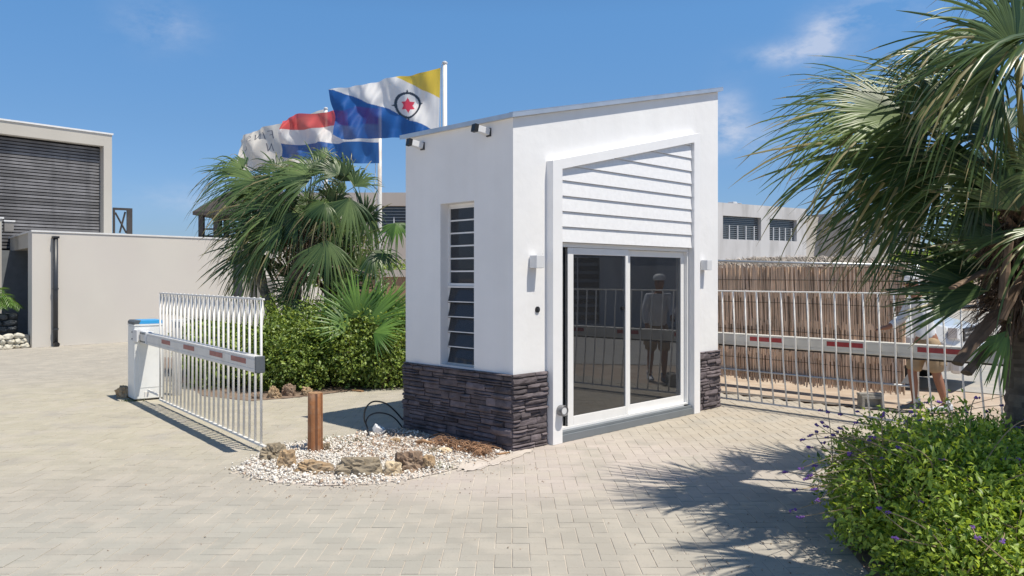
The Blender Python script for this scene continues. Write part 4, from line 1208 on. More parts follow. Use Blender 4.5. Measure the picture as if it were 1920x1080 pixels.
mb = MB(); q0 = A0 - DW*.04 + nD*.76; mb.prism([rel(q0), rel(q0 + nD*.3), rel(q0 + nD*.3 - DW*3), rel(q0 - DW*3)], 0, .78, 'z'); mb.build('core', M['gabion'], gb)

# pavilion with pitched roof behind the fan palm
pv = thing('pavilion', 'dark timber roof terrace pavilion peeping out left of the fan palm', 'pavilion', (W(378, 440, 30).x, 30, 0))
ze = 1.65 + (520-404)/F*30; zfl = 1.65 + (520-442)/F*30
for (dx, dy) in ((.0, 0), (.22, 1.2), (.56, 0), (3.3, 0), (3.3, 2.6), (0, 2.6)):
    mb = MB(); mb.box(dx-.09, dy-.09, 2.0, dx+.09, dy+.09, ze); mb.build('post', M['timber'], pv)
mb = MB(); x0, x1, y0, y1 = -.22, 3.7, -.3, 3.0; cx, cy = 1.75, 1.35
for th in (0,):
    mb.add([(x0, y0, ze), (x1, y0, ze), (x1, y1, ze), (x0, y1, ze), (x0, y0, ze+.13), (x1, y0, ze+.13), (x1, y1, ze+.13), (x0, y1, ze+.13), (cx, cy, ze+1.75)],
           [(3, 2, 1, 0), (0, 1, 5, 4), (1, 2, 6, 5), (2, 3, 7, 6), (3, 0, 4, 7), (4, 5, 8), (5, 6, 8), (6, 7, 8), (7, 4, 8)])
mb.build('roof', M['brownroof'], pv)
mb = MB(); mb.box(0, -.03, zfl+.22, 3.3, .03, zfl+.28); mb.box(0, -.03, zfl-.05, 3.3, .03, zfl+.02); mb.build('railing', M['timber'], pv)
mb = MB(); mb.box(-.3, -.2, zfl-.6, 3.8, 3, zfl-.051); mb.build('deck', M['brownroof'], pv)

def far_window(parent, x0, x1, z0, z1, y, nm=4, nl=14, depth=.22, frame=M['lampgrey'], half=None):
    "recessed window with louvre blades and uprights; wall face is y, opening looks toward -y"
    mb = MB(); mb.box(x0, y+depth, z0, x1, y+depth+.02, z1); w = mb.build('window', M['farglass'], parent)
    mb = MB(); h = (z1-z0)/nl
    for k in range(nl): mb.box(x0+.02, y+depth-.05, z0+k*h+.01, x1-.02, y+depth-.01, z0+k*h+.01+h*.38)
    mb.build('louvres', M['sill'], w)
    mb = MB(); zt2 = z0 + (z1-z0)*(half or 1)
    for k in range(1, nm+1):
        xx = x0 + (x1-x0)*k/(nm+.6); mb.box(xx-.02, y+depth-.10, z0, xx+.02, y+depth-.0505, zt2)
    mb.build('bars', frame, w)
def block(parent, x0, x1, z0, z1, wins, depth, m, name='wall', th=.3):
    "front wall with openings cut out, sides and roof"
    mb = MB(); wins = sorted(wins); x = x0
    for (a, b, c, d) in wins:
        mb.box(x, 0, z0, a, th, z1); mb.box(a, 0, z0, b, th, c); mb.box(a, 0, d, b, th, z1); x = b
    mb.box(x, 0, z0, x1, th, z1)
    mb.box(x0, th, z0, x0+th, depth, z1); mb.box(x1-th, th, z0, x1, depth, z1); mb.box(x0+th, depth-th, z0, x1-th, depth, z1); mb.box(x0+th, th, z1-.5, x1-th, depth-th, z1-.25)
    return mb.build(name, m, parent)
# cream house behind the palm
Yh = 32.0
hx = lambda px: (px-960)/F*Yh
hz = lambda py: 1.65+(520-py)/F*Yh
b3 = thing('house', 'cream flat roofed house behind the fan palm with one dark louvred window', 'house', (0, Yh, 0))
block(b3, hx(470), hx(900), 0, hz(361), [(hx(699), hx(800), hz(437), hz(386))], 8, M['cream'])
far_window(b3, hx(699), hx(800), hz(437), hz(386), 0, nm=2, nl=9, half=.6)
# garden wall in front of it
Yw = 19.0
gw = thing('garden_wall', 'terracotta garden wall with pale coping right of the fan palm', 'wall', (0, Yw, 0))
wx = lambda px: (px-960)/F*Yw
mb = MB(); mb.box(wx(640), 0, 0, wx(900), .2, 1.66); mb.build('wall', M['terracotta'], gw)
mb = MB(); mb.box(wx(638), -.05, 1.6605, wx(902), .25, 1.83); mb.build('coping', M['cream'], gw)
# right-hand houses
RD = Vector((.832, .555, 0)).normalized()
HO = Vector((9.75, 38, 0))
b4 = thing('house', 'weathered grey flat roofed house with two louvred windows right of the gatehouse', 'house', HO, xdir=RD)
xx = lambda px: s_at(px, HO, RD)
def zz(px, py, O=HO):
    s = s_at(px, O, RD); Y = O.y + RD.y*s; return 1.65 + (520-py)/F*Y
w1 = (xx(1355.5), xx(1427), zz(1390, 449.5), zz(1390, 406)); w2 = (xx(1443), xx(1494), zz(1465, 451.5), zz(1465, 411))
block(b4, -3, xx(1512), 0, zz(1430, 385.5), [w1, w2], 5, M['greywall'])
far_window(b4, *w1[:2], w1[2], w1[3], 0, nm=4, nl=12, half=.62); far_window(b4, *w2[:2], w2[2], w2[3], 0, nm=4, nl=12, half=.62)
ac = thing('air_conditioner', 'small white air conditioner unit on the roof edge of the grey house', 'air conditioner', (HO + RD*xx(1392)).xy.to_3d() + Vector((-.3, .5, zz(1430, 385.5))), xdir=RD)
mb = MB(); mb.box(0, 0, -.25, .28, .35, .17); mb.box(.3, 0, -.25, .62, .3, .12); mb.build('casing', M['coping'], ac, bevel=.01)
mb = MB(); mb.box(.33, -.01, -.02, .59, -.001, .1); mb.build('grille', M['darkalu'], ac)
HO2 = Vector((17.87, 42, 0))
b5 = thing('house', 'grey flat roofed house seen through the right palm fronds', 'house', HO2, xdir=RD)
xx2 = lambda px: s_at(px, HO2, RD)
w3 = (xx2(1610), xx2(1655), zz(1632, 459, HO2), zz(1632, 424, HO2)); w4 = (xx2(1674), xx2(1708), zz(1690, 461, HO2), zz(1690, 426, HO2))
block(b5, 0, xx2(1726), 0, zz(1660, 402, HO2), [w3, w4], 6, M['farwall'])
far_window(b5, *w3, 0, nm=3, nl=10, half=.8); far_window(b5, *w4, 0, nm=3, nl=10, half=.8)
# darker connecting wing between them
M['wingwall'] = mat('wing_wall', (.50, .47, .43), .85, var=.06, scale=.5)
b6 = thing('house_wing', 'brownish recessed wing between the two grey houses on the right', 'building', (HO + RD*xx(1513)).xy.to_3d() + Vector((.3, 1.2, 0)), xdir=RD)
mb = MB(); mb.box(-1.5, 0, 0, 6.5, .3, 4.95); mb.build('wall', M['wingwall'], b6)
mb = MB(); mb.box(3.9, -.05, 0, 4.8, -.002, 2.9); mb.build('door', M['bluegrey'], b6)

# ---- thatched shelter behind the reed fence
pa = thing('thatched_shelter', 'low grey thatched roof showing just above the reed fence', 'shelter', (0, 16.5, 0))
Yp = 16.5; ex = lambda px: (px-960)/F*Yp; ez = lambda py: 1.65+(520-py)/F*Yp
V = []; Q = []; T = []
random.seed(9)
def straw(p, d, L, w, tn):
    s = d.cross(Vector((0, .4, 1))).normalized()*w; b = len(V)
    m1 = p + d*L*.5 + Vector((0, 0, .0)); e = p + d*L + Vector((0, 0, -L*.12))
    V.extend([tuple(p-s), tuple(p+s), tuple(m1+s), tuple(m1-s), tuple(e+s*.3), tuple(e-s*.3)])
    Q.append((b, b+1, b+2, b+3)); Q.append((b+3, b+2, b+4, b+5)); T.extend([tn, tn])
ridge = lambda px: ez(477.5 if px > 1455 else 477.5 + (1455-px)*.082) if px < 1640 else ez(477.5 + (px-1640)*.09)
for i in range(5200):
    px = random.uniform(1330, 1745); r_ = random.random()
    top = Vector((ex(px), Yp + .9, ridge(px) + random.gauss(0, .012))); bot = Vector((ex(px), Yp - .6, ridge(px) - .52))
    p = top.lerp(bot, r_*.85) + Vector((0, random.gauss(0, .02), random.gauss(0, .012)))
    d = (bot-top).normalized() + Vector((random.gauss(0, .22), 0, random.gauss(0, .08))); d.normalize()
    straw(p, d, random.uniform(.18, .4), random.uniform(.004, .010), min(1, max(0, random.gauss(.5, .3))))
put('thatch', fast_mesh('thatch', V, Q, M['thatch'], T), pa, loc=(0, -16.5, 0), kind='stuff')
mb = MB(); a, b = Vector((ex(1330), 0, ridge(1330)-.03)), Vector((ex(1455), 0, ridge(1455)-.03)); c, d = Vector((ex(1640), 0, ridge(1640)-.03)), Vector((ex(1745), 0, ridge(1745)-.03))
mb.add([(p.x, y, p.z-dz) for (y, dz) in ((.9, 0), (-.6, .52)) for p in (a, b, c, d)], [(0, 1, 5, 4), (1, 2, 6, 5), (2, 3, 7, 6)]); mb.build('roof_core', M['husk'], pa)
for px in (1400, 1560, 1700):
    mb = MB(); mb.tube([(ex(px), .2, 0), (ex(px), .2, 1.75)], .06, 8); mb.build('post', M['trunk'], pa)

# house across the lane, outside the picture on the right (mirrored in the glass doors)
b7 = thing('house', 'pale house across the lane beyond the right edge, mirrored in the door glass', 'house', (19, 17.5, 0), R(-90))
block(b7, 0, 14, 0, 3.1, [(2.5, 4.3, .9, 2.2), (7, 9.6, .1, 2.3), (11, 12.6, .9, 2.2)], 7, M['greywall'])
for w in ((2.5, 4.3, .9, 2.2), (7, 9.6, .1, 2.3), (11, 12.6, .9, 2.2)): far_window(b7, *w, 0, nm=3, nl=8)
mb = MB(); mb.prism([(-.6, 3.05), (3.5, 4.7), (7.6, 3.05), (7.6, 3.2), (3.5, 4.9), (-.6, 3.2)], -.5, 14.5, 'x'); mb.build('roof', M['brownroof'], b7)
# ------------------------------------------------------------------ palms
def fan_leaf(hub, tip, face, spread, n, seed, droop=.5, wind=(-.05, 0, 0), cup=.10, width=1.0, fold=.0, uneven=.08, tan=.10, split0=.40):
    """a palmate leaf: n folded blades joined near the hub, free and drooping toward their tips"""
    rnd = random.Random(seed)
    hub = Vector(hub); D = Vector(tip) - hub; Rr = D.length; D.normalize()
    Nn = Vector(face); Nn = (Nn - D*Nn.dot(D)).normalized(); S = D.cross(Nn)
    wind = Vector(wind); V = []; Q = []; T = []
    rs = (.0, .14, .30, .44, .56, .68, .80, .91, 1.0)
    sp = R(spread); da = sp/n
    gust = rnd.uniform(0, 9)
    for i in range(n):
        a = -sp + 2*da*(i+.5) + rnd.gauss(0, da*.22)
        L = Rr*(.74 + .26*max(0, math.cos(a*.85)))*(1 + max(-1.8, min(1.1, rnd.gauss(0, 1)))*uneven)
        dirv = D*math.cos(a) + S*math.sin(a); Tn = -D*math.sin(a) + S*math.cos(a)
        tw = rnd.gauss(0, .75); dr = droop*max(.2, 1 + rnd.gauss(0, .5)); base = min(.84, max(0, .42 + .26*math.sin(a*3 + gust) + rnd.gauss(0, .16)))
        split = split0 + rnd.gauss(0, .05); b = len(V); dead = rnd.random() < tan
        side = rnd.gauss(0, .05)
        for j, r in enumerate(rs):
            q = max(0, r - split)
            p = hub + dirv*(L*r) - Nn*(cup*L*(1-math.cos(a*1.0))*r) - Nn*(.22*L*q*q)
            p = p + Vector((0, 0, -1))*(dr*L*q**1.9*1.55) + wind*(L*q*2.2) + Tn*(side*L*q*2)
            pull = dr*q**1.5*.9; p = p - dirv*(L*q*min(.5, pull)*.6)
            if r <= .44: w = math.tan(da)*L*r*1.02*width + .002
            else: w = math.tan(da)*L*.44*width*(max(0, 1 - ((r-.44)/.56))**.52)*1.0 + .0008
            f = tw*min(1, max(0, r-.4)*2.2)
            Tt = Tn*math.cos(f) + Nn*math.sin(f); Nt = Nn*math.cos(f) - Tn*math.sin(f)
            V += [tuple(p - Tt*w), tuple(p + Nt*w*.55), tuple(p + Tt*w)]
        m = len(rs)
        for j in range(m-1):
            k = b + 3*j
            Q.append((k, k+1, k+4, k+3)); Q.append((k+1, k+2, k+5, k+4))
            t = base
            if j >= m-2 and rnd.random() < .75: t = .97
            if dead and j > 3: t = .96
            T += [t, t]
    return V, Q, T

def add_leaf(parent, origin, crown, hub, tip, face, spread, n, seed, m, pr=.014, **kw):
    V, Q, T = fan_leaf(hub, tip, face, spread, n, seed, **kw)
    o3 = Vector(origin)
    V = [(v[0]-o3.x, v[1]-o3.y, v[2]-o3.z) for v in V]
    lf = put('leaf', fast_mesh('leaf', V, Q, m, T), parent)
    crown = Vector(crown); hub = Vector(hub); mid = (crown+hub)/2 + Vector((0, 0, .10*(hub-crown).length))
    pts = []
    for k in range(7):
        s = k/6; pts.append(crown*(1-s)**2 + mid*2*s*(1-s) + hub*s*s - o3)
    D = (Vector(tip)-hub).normalized(); pts.append(hub + D*.05 - o3)
    mb = MB(); mb.tube(pts, [pr*(1.5 - .8*k/7) for k in range(8)], 6, squash=.6); mb.build('petiole', M['petiole'], lf, smooth=True)
    return lf

def palm_trunk(parent, pts, rads, m, seed, rings=46, boots=0, name='trunk'):
    rnd = random.Random(seed); P = [Vector(p) for p in pts]; V = []; Q = []; T = []
    n = 18; segs = rings
    def at(s):
        x = s*(len(P)-1); i = min(len(P)-2, int(x)); f = x-i; return P[i].lerp(P[i+1], f), rads[i]*(1-f) + rads[i+1]*f
    for j in range(segs+1):
        s = j/segs; c, r = at(s); bump = (j % 2)*.07 
        for k in range(n):
            a = 2*math.pi*k/n; rr = r*(1 + bump + .06*noise.noise(Vector((math.cos(a)*2, math.sin(a)*2, j*.9+seed))))
            V.append((c.x + rr*math.cos(a), c.y + rr*math.sin(a), c.z + .012*noise.noise(Vector((a, j, seed)))))
    for j in range(segs):
        for k in range(n): Q.append((j*n+k, j*n+(k+1) % n, (j+1)*n+(k+1) % n, (j+1)*n+k)); T.append(rnd.random())
    return put(name, fast_mesh(name, V, Q, m, T), parent)

def boots(parent, c0, c1, r, n, seed, m, length=(.14, .34), name='leaf_base'):
    "cut leaf bases standing out round the trunk"
    rnd = random.Random(seed); c0, c1 = Vector(c0), Vector(c1)
    for i in range(n):
        s = (i+.5)/n; a = i*2.4 + rnd.uniform(-.3, .3); c = c0.lerp(c1, s)
        d = Vector((math.cos(a), math.sin(a), 0)); L = rnd.uniform(*length); up = rnd.uniform(.2, 1.0)
        t = Vector((-d.y, d.x, 0)); w = rnd.uniform(.035, .06)
        p0 = c + d*r*.7; p1 = p0 + (d + Vector((0, 0, up))).normalized()*L*.55; p2 = p1 + (d + Vector((0, 0, up*.5))).normalized()*L*.45
        nrm = Vector((0, 0, 1)) - d*up*.4; nrm.normalize()
        vs = []; 
        for p, ww, th in ((p0, w*1.2, .02), (p1, w*.75, .014), (p2, w*.42, .008)):
            vs += [p - t*ww, p + nrm*th*-1, p + t*ww, p + nrm*th]
        fs = []
        for e in range(2):
            for k in range(4): fs.append((e*4+k, e*4+(k+1) % 4, (e+1)*4+(k+1) % 4, (e+1)*4+k))
        fs += [(3, 2, 1, 0), (8, 9, 10, 11)]
        mb = MB(); mb.add(vs, fs, 0, rnd.random()); mb.build(name, m, parent, tint=True)

def dry_strands(parent, c, rin, n, seed, m, zspan, L=(.25, .6), down=.9, name='dry_fibres', w=(.004, .013), bias=None):
    rnd = random.Random(seed); V = []; Q = []; T = []; c = Vector(c)
    for i in range(n):
        a = rnd.uniform(0, 6.283)
        if bias is not None and rnd.random() < .45: a = bias + rnd.gauss(0, .6)
        d = Vector((math.cos(a), math.sin(a), rnd.uniform(-.6, .7)))
        p = c + Vector((math.cos(a)*rin*rnd.uniform(.4, 1.1), math.sin(a)*rin*rnd.uniform(.4, 1.1), rnd.uniform(-zspan, zspan)))
        LL = rnd.uniform(*L); ww = rnd.uniform(*w); t = Vector((-d.y, d.x, rnd.uniform(-.5, .5))).normalized(); b = len(V)
        curl = Vector((rnd.gauss(0, .25), rnd.gauss(0, .25), 0))
        for k in range(6):
            s = k/5; q = p + (d + curl*s)*(LL*s) + Vector((0, 0, -down*LL*s*s)); wk = ww*(1 - s*.8)
            V += [tuple(q - t*wk), tuple(q + t*wk)]
        tn = min(1, max(0, rnd.gauss(.5, .3)))
        for k in range(5): Q.append((b+2*k, b+2*k+1, b+2*k+3, b+2*k+2)); T.append(tn)
    return put(name, fast_mesh(name, V, Q, m, T), parent, kind='stuff')

# ---- big fan palm at the right edge
PC = Vector((3.62, 5.6, 0))
rp = thing('fan_palm', 'large fan palm with thick dry leaf bases leaning in at the right edge', 'palm tree', PC)
palm_trunk(rp, [(0.02, 0, -.05), (0, 0, .5), (.0, 0, 1.0), (-.02, 0, 1.35), (-.03, 0, 1.75), (-.02, 0, 2.2)], [.165, .145, .14, .155, .16, .11], M['trunk'], 1, rings=60)
boots(rp, (0, 0, 1.30), (-.02, 0, 2.15), .16, 70, 3, M['husk'], (.18, .42))
dry_strands(rp, (-.04, -.02, 1.70), .20, 1300, 4, M['husk'], .34, (.10, .32), .6, bias=3.5)
dry_strands(rp, (-.02, 0, 1.95), .16, 300, 14, M['stem'], .25, (.2, .5), .8)
crown = PC + Vector((-.02, 0, 2.05))
def RL(hub, tip, face, spread, n, seed, m='palmleafdark', **kw):
    n = int(n*1.5)
    h = W(*hub); t = W(*tip); kw.setdefault('pr', .016)
    add_leaf(rp, PC, crown + (h-crown).normalized()*.12, h, t, face, spread, n, seed, M[m], **kw)
WD = dict(width=1.35, split0=.38)
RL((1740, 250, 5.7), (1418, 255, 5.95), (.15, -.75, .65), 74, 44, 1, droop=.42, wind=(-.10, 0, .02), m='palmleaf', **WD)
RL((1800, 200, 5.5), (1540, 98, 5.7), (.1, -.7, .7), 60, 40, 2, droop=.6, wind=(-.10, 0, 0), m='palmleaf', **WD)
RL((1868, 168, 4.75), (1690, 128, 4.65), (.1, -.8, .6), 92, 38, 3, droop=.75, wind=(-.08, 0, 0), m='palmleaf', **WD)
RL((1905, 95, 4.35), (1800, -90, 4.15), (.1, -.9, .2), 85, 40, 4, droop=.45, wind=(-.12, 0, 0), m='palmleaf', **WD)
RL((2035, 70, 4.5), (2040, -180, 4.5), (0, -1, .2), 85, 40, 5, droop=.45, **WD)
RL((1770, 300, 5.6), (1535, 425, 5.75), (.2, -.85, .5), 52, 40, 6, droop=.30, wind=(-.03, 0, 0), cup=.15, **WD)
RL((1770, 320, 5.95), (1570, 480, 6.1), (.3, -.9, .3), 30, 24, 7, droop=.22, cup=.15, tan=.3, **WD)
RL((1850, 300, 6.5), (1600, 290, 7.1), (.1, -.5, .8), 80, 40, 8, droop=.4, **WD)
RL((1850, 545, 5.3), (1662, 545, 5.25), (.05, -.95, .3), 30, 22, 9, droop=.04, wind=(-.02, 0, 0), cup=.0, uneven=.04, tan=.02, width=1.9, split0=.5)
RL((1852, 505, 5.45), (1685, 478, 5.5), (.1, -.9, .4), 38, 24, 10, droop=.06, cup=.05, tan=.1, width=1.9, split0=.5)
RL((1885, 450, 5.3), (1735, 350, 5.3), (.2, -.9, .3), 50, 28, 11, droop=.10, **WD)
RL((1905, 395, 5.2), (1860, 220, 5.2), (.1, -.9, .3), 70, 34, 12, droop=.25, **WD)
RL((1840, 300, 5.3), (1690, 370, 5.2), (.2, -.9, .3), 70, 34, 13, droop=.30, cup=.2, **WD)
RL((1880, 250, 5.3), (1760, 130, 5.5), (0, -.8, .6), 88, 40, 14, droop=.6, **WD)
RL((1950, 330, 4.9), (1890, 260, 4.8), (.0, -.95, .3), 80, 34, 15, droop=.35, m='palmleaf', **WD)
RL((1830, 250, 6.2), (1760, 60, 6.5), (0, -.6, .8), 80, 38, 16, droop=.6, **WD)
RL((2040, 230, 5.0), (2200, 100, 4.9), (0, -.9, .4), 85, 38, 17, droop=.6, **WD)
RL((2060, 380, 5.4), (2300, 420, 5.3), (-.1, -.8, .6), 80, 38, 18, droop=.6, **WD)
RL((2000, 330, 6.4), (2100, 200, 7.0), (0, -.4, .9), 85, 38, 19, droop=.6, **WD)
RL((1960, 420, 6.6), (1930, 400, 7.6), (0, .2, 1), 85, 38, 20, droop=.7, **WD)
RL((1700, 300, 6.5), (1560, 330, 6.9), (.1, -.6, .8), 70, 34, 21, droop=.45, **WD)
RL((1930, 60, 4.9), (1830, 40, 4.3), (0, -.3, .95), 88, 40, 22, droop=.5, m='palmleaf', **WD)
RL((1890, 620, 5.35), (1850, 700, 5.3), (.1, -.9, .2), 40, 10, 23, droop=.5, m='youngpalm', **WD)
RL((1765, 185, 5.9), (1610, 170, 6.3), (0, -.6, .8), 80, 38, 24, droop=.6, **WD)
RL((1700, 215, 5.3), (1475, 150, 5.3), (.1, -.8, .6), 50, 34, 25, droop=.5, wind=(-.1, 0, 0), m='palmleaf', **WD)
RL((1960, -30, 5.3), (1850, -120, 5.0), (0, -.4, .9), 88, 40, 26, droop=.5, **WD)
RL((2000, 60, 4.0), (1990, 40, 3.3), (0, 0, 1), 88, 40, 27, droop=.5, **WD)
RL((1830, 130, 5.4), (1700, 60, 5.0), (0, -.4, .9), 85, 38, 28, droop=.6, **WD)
for k, (hx_, hy_, hz2, tx_, ty_, tz2) in enumerate(((3.95, 4.6, 2.75, 4.1, 3.6, 2.7), (4.3, 5.1, 2.7, 5.0, 4.6, 2.4), (3.6, 4.3, 3.0, 3.3, 3.3, 3.0), (4.2, 4.5, 3.0, 4.9, 3.8, 2.9), (4.4, 5.6, 2.9, 5.4, 5.5, 2.7))):  # unseen crown leaves added to cast shade on the right-hand bush
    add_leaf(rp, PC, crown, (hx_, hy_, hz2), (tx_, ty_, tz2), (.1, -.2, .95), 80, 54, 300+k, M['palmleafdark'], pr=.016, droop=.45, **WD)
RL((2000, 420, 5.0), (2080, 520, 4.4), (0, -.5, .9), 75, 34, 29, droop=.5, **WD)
# husky stubs pointing left-down, as big as branches
for i, (a, b, y0, y1, w0, w1) in enumerate((((1905, 560), (1795, 682), 5.5, 5.3, .085, .045), ((1912, 610), (1812, 700), 5.55, 5.35, .07, .04), ((1905, 500), (1785, 540), 5.5, 5.2, .06, .02), ((1900, 470), (1790, 455), 5.5, 5.3, .05, .02),
        ((1915, 470), (1840, 420), 5.5, 5.3, .05, .02), ((1895, 440), (1880, 560), 5.2, 5.15, .03, .045), ((1920, 520), (1880, 600), 5.25, 5.2, .05, .03))):
    A = W(a[0], a[1], y0) - PC; B = W(b[0], b[1], y1) - PC
    mb = MB(); pts = [A.lerp(B, k/6) + Vector((0, 0, .03*math.sin(k/6*3.14))) for k in range(7)]
    mb.tube(pts, [w0 + (w1-w0)*k/6 + .006*math.sin(k*2.1+i) for k in range(7)], 8, tint=.35+.1*(i % 3), squash=.5); mb.build('leaf_base', M['husk'], rp, tint=True)

# ---- fan palm in the middle distance
YC = 13.0
CC = Vector(((548-960)/F*YC, YC, 0))
cp = thing('fan_palm', 'windswept fan palm with a leaning pale trunk behind the hedge', 'palm tree', CC)
z_ = lambda py, Y=YC: 1.65 + (520-py)/F*Y
palm_trunk(cp, [(-.12, .1, 0), (-.05, 0, .7), (.02, 0, 1.5), (.22, 0, 2.1), (.25, 0, 2.55)], [.15, .14, .13, .13, .10], M['trunkpale'], 5, rings=44)
palm_trunk(cp, [(-.05, .1, .2), (-.35, .1, 1.1), (-.62, .1, 1.75), (-.75, .1, 2.15)], [.10, .085, .08, .07], M['trunkpale'], 6, rings=34)
boots(cp, (.12, 0, 1.75), (.25, 0, 2.55), .10, 26, 8, M['husk'], (.14, .30))
dry_strands(cp, (.2, 0, 2.1), .18, 320, 9, M['husk'], .5, (.2, .5), .9)
cr1 = CC + Vector((.25, 0, 2.5)); cr2 = CC + Vector((-.72, .1, 2.1))
def CL(hub, tip, spread, n, seed, m='palmleaf', cr=cr1, face=(.1, -.75, .6), **kw):
    n = int(n*1.35)
    h = W(*hub); t = W(*tip); kw.setdefault('pr', .012); kw.setdefault('width', 1.3); kw.setdefault('split0', .32); kw.setdefault('uneven', .18); kw['droop'] = kw.get('droop', .5)*.85; wn = kw.get('wind', (-.05, 0, 0)); kw['wind'] = (wn[0]*1.3, wn[1], wn[2])
    add_leaf(cp, CC, cr, h, t, face, spread, n, seed, M[m], **kw)
CL((478, 340, 13), (372, 342, 13.1), 62, 34, 31, droop=.6, wind=(-.10, 0, 0))
CL((455, 318, 13.3), (392, 290, 13.5), 70, 32, 32, droop=.6, wind=(-.10, 0, 0))
CL((532, 378, 12.7), (402, 385, 12.6), 52, 34, 33, droop=.65, wind=(-.08, 0, 0))
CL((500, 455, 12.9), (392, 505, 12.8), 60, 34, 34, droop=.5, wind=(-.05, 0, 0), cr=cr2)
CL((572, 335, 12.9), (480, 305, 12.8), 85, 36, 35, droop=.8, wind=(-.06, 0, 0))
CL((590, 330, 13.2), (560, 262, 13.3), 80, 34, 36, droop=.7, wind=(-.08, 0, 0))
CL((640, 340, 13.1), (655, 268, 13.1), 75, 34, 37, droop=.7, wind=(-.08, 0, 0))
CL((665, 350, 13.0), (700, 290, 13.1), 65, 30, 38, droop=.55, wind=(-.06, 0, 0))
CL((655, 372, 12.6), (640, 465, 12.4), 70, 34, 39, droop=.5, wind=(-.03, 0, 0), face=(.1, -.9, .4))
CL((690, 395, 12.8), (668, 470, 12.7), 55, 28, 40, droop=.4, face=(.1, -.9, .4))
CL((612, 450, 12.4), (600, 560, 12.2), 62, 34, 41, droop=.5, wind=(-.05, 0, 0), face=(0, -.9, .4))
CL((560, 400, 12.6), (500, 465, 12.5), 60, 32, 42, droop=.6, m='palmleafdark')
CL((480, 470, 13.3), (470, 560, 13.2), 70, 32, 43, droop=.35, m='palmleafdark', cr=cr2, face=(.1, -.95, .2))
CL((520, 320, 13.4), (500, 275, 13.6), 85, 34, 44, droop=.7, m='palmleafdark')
CL((742, 418, 12.4), (748, 462, 12.3), 85, 20, 45, droop=.55, m='youngpalm', cr=CC + Vector((.7, -.1, 2.0)), pr=.009)
CL((700, 470, 12.5), (742, 520, 12.3), 70, 26, 46, droop=.5, m='palmleafdark', cr=CC + Vector((.6, -.1, 1.75)))
CL((620, 400, 13.4), (690, 430, 13.5), 85, 32, 47, droop=.6, m='palmleafdark')
CL((540, 440, 12.9), (460, 410, 12.9), 70, 30, 48, droop=.6, cr=cr2)
CL((600, 300, 13.6), (620, 258, 13.8), 70, 28, 49, droop=.8, wind=(-.08, 0, 0))
CL((610, 380, 12.5), (570, 430, 12.3), 80, 30, 50, droop=.7, m='palmleafdark')
CL((570, 395, 13.5), (610, 340, 13.8), 90, 32, 51, droop=.6, m='palmleafdark')
rq = random.Random(55)
for k in range(20):
    hx0 = rq.uniform(470, 680); hy0 = rq.uniform(325, 440); ang = rq.uniform(2.2, 4.1) if hx0 < 600 else rq.uniform(1.2, 3.6)
    Yh0 = rq.uniform(12.5, 13.6); L0 = rq.uniform(70, 105)
    CL((hx0, hy0, Yh0), (hx0 + L0*math.cos(ang), hy0 - L0*math.sin(ang)*.75, Yh0 - .1), rq.uniform(55, 80), 30, 200+k, droop=rq.uniform(.5, .9), wind=(-.12, 0, 0), m=rq.choice(('palmleaf', 'palmleafdark')))
mb = MB(); mb.tube([(.15, 0, 1.55), (.55, -.1, 1.82), (1.05, -.2, 1.78), (1.35, -.3, 1.68)], [.035, .03, .022, .012], 8, tint=.8); mb.build('dry_stalk', M['trunkpale'], cp, tint=True)

# ---- young fan palms growing low in the hedge
def young(label, base, leaves, m, seed):
    g = Vector(base); t = thing('young_fan_palm', label, 'palm', g, group=None)
    for k, (hub, tip, sp, n) in enumerate(leaves):
        h = W(hub[0], hub[1]-16, hub[2]); tt = W(tip[0], tip[1]-16, tip[2])
        add_leaf(t, g, g + Vector((0, 0, .45)), h, tt, (.05, -.8, .6), sp, n, seed+k, M[m], droop=.05, wind=(-.02, 0, 0), cup=-.08, pr=.010, tan=.02, width=1.2, split0=.3)
    mb = MB(); mb.tube([(0, 0, 0), (0, 0, .3), (0, 0, .55)], [.08, .07, .04], 10, tint=.4); mb.build('trunk', M['husk'], t, tint=True)
young('bright green young fan palm rising from the hedge left of the gatehouse', G(665, 705), [((672, 612, 11.9), (660, 522, 11.9), 78, 28), ((655, 632, 11.8), (590, 600, 11.6), 62, 24), ((690, 620, 11.9), (757, 548, 11.9), 62, 28), ((700, 640, 11.7), (757, 640, 11.5), 60, 24),
    ((640, 610, 12.2), (615, 560, 12.4), 60, 22), ((715, 610, 12.3), (765, 540, 12.4), 60, 24)], 'youngpalm', 70)
young('dark green young fan palm in the shade under the leaning trunk', G(585, 700), [((575, 545, 12.9), (500, 520, 12.9), 70, 28), ((560, 570, 12.8), (492, 590, 12.6), 60, 26), ((610, 540, 12.9), (640, 490, 13), 70, 26), ((625, 560, 12.7), (680, 500, 12.8), 75, 28), ((590, 590, 12.5), (540, 620, 12.2), 70, 24), ((545, 540, 13.2), (560, 480, 13.3), 70, 24), ((670, 520, 13.1), (700, 480, 13.2), 80, 24)], 'palmleafdark', 90)

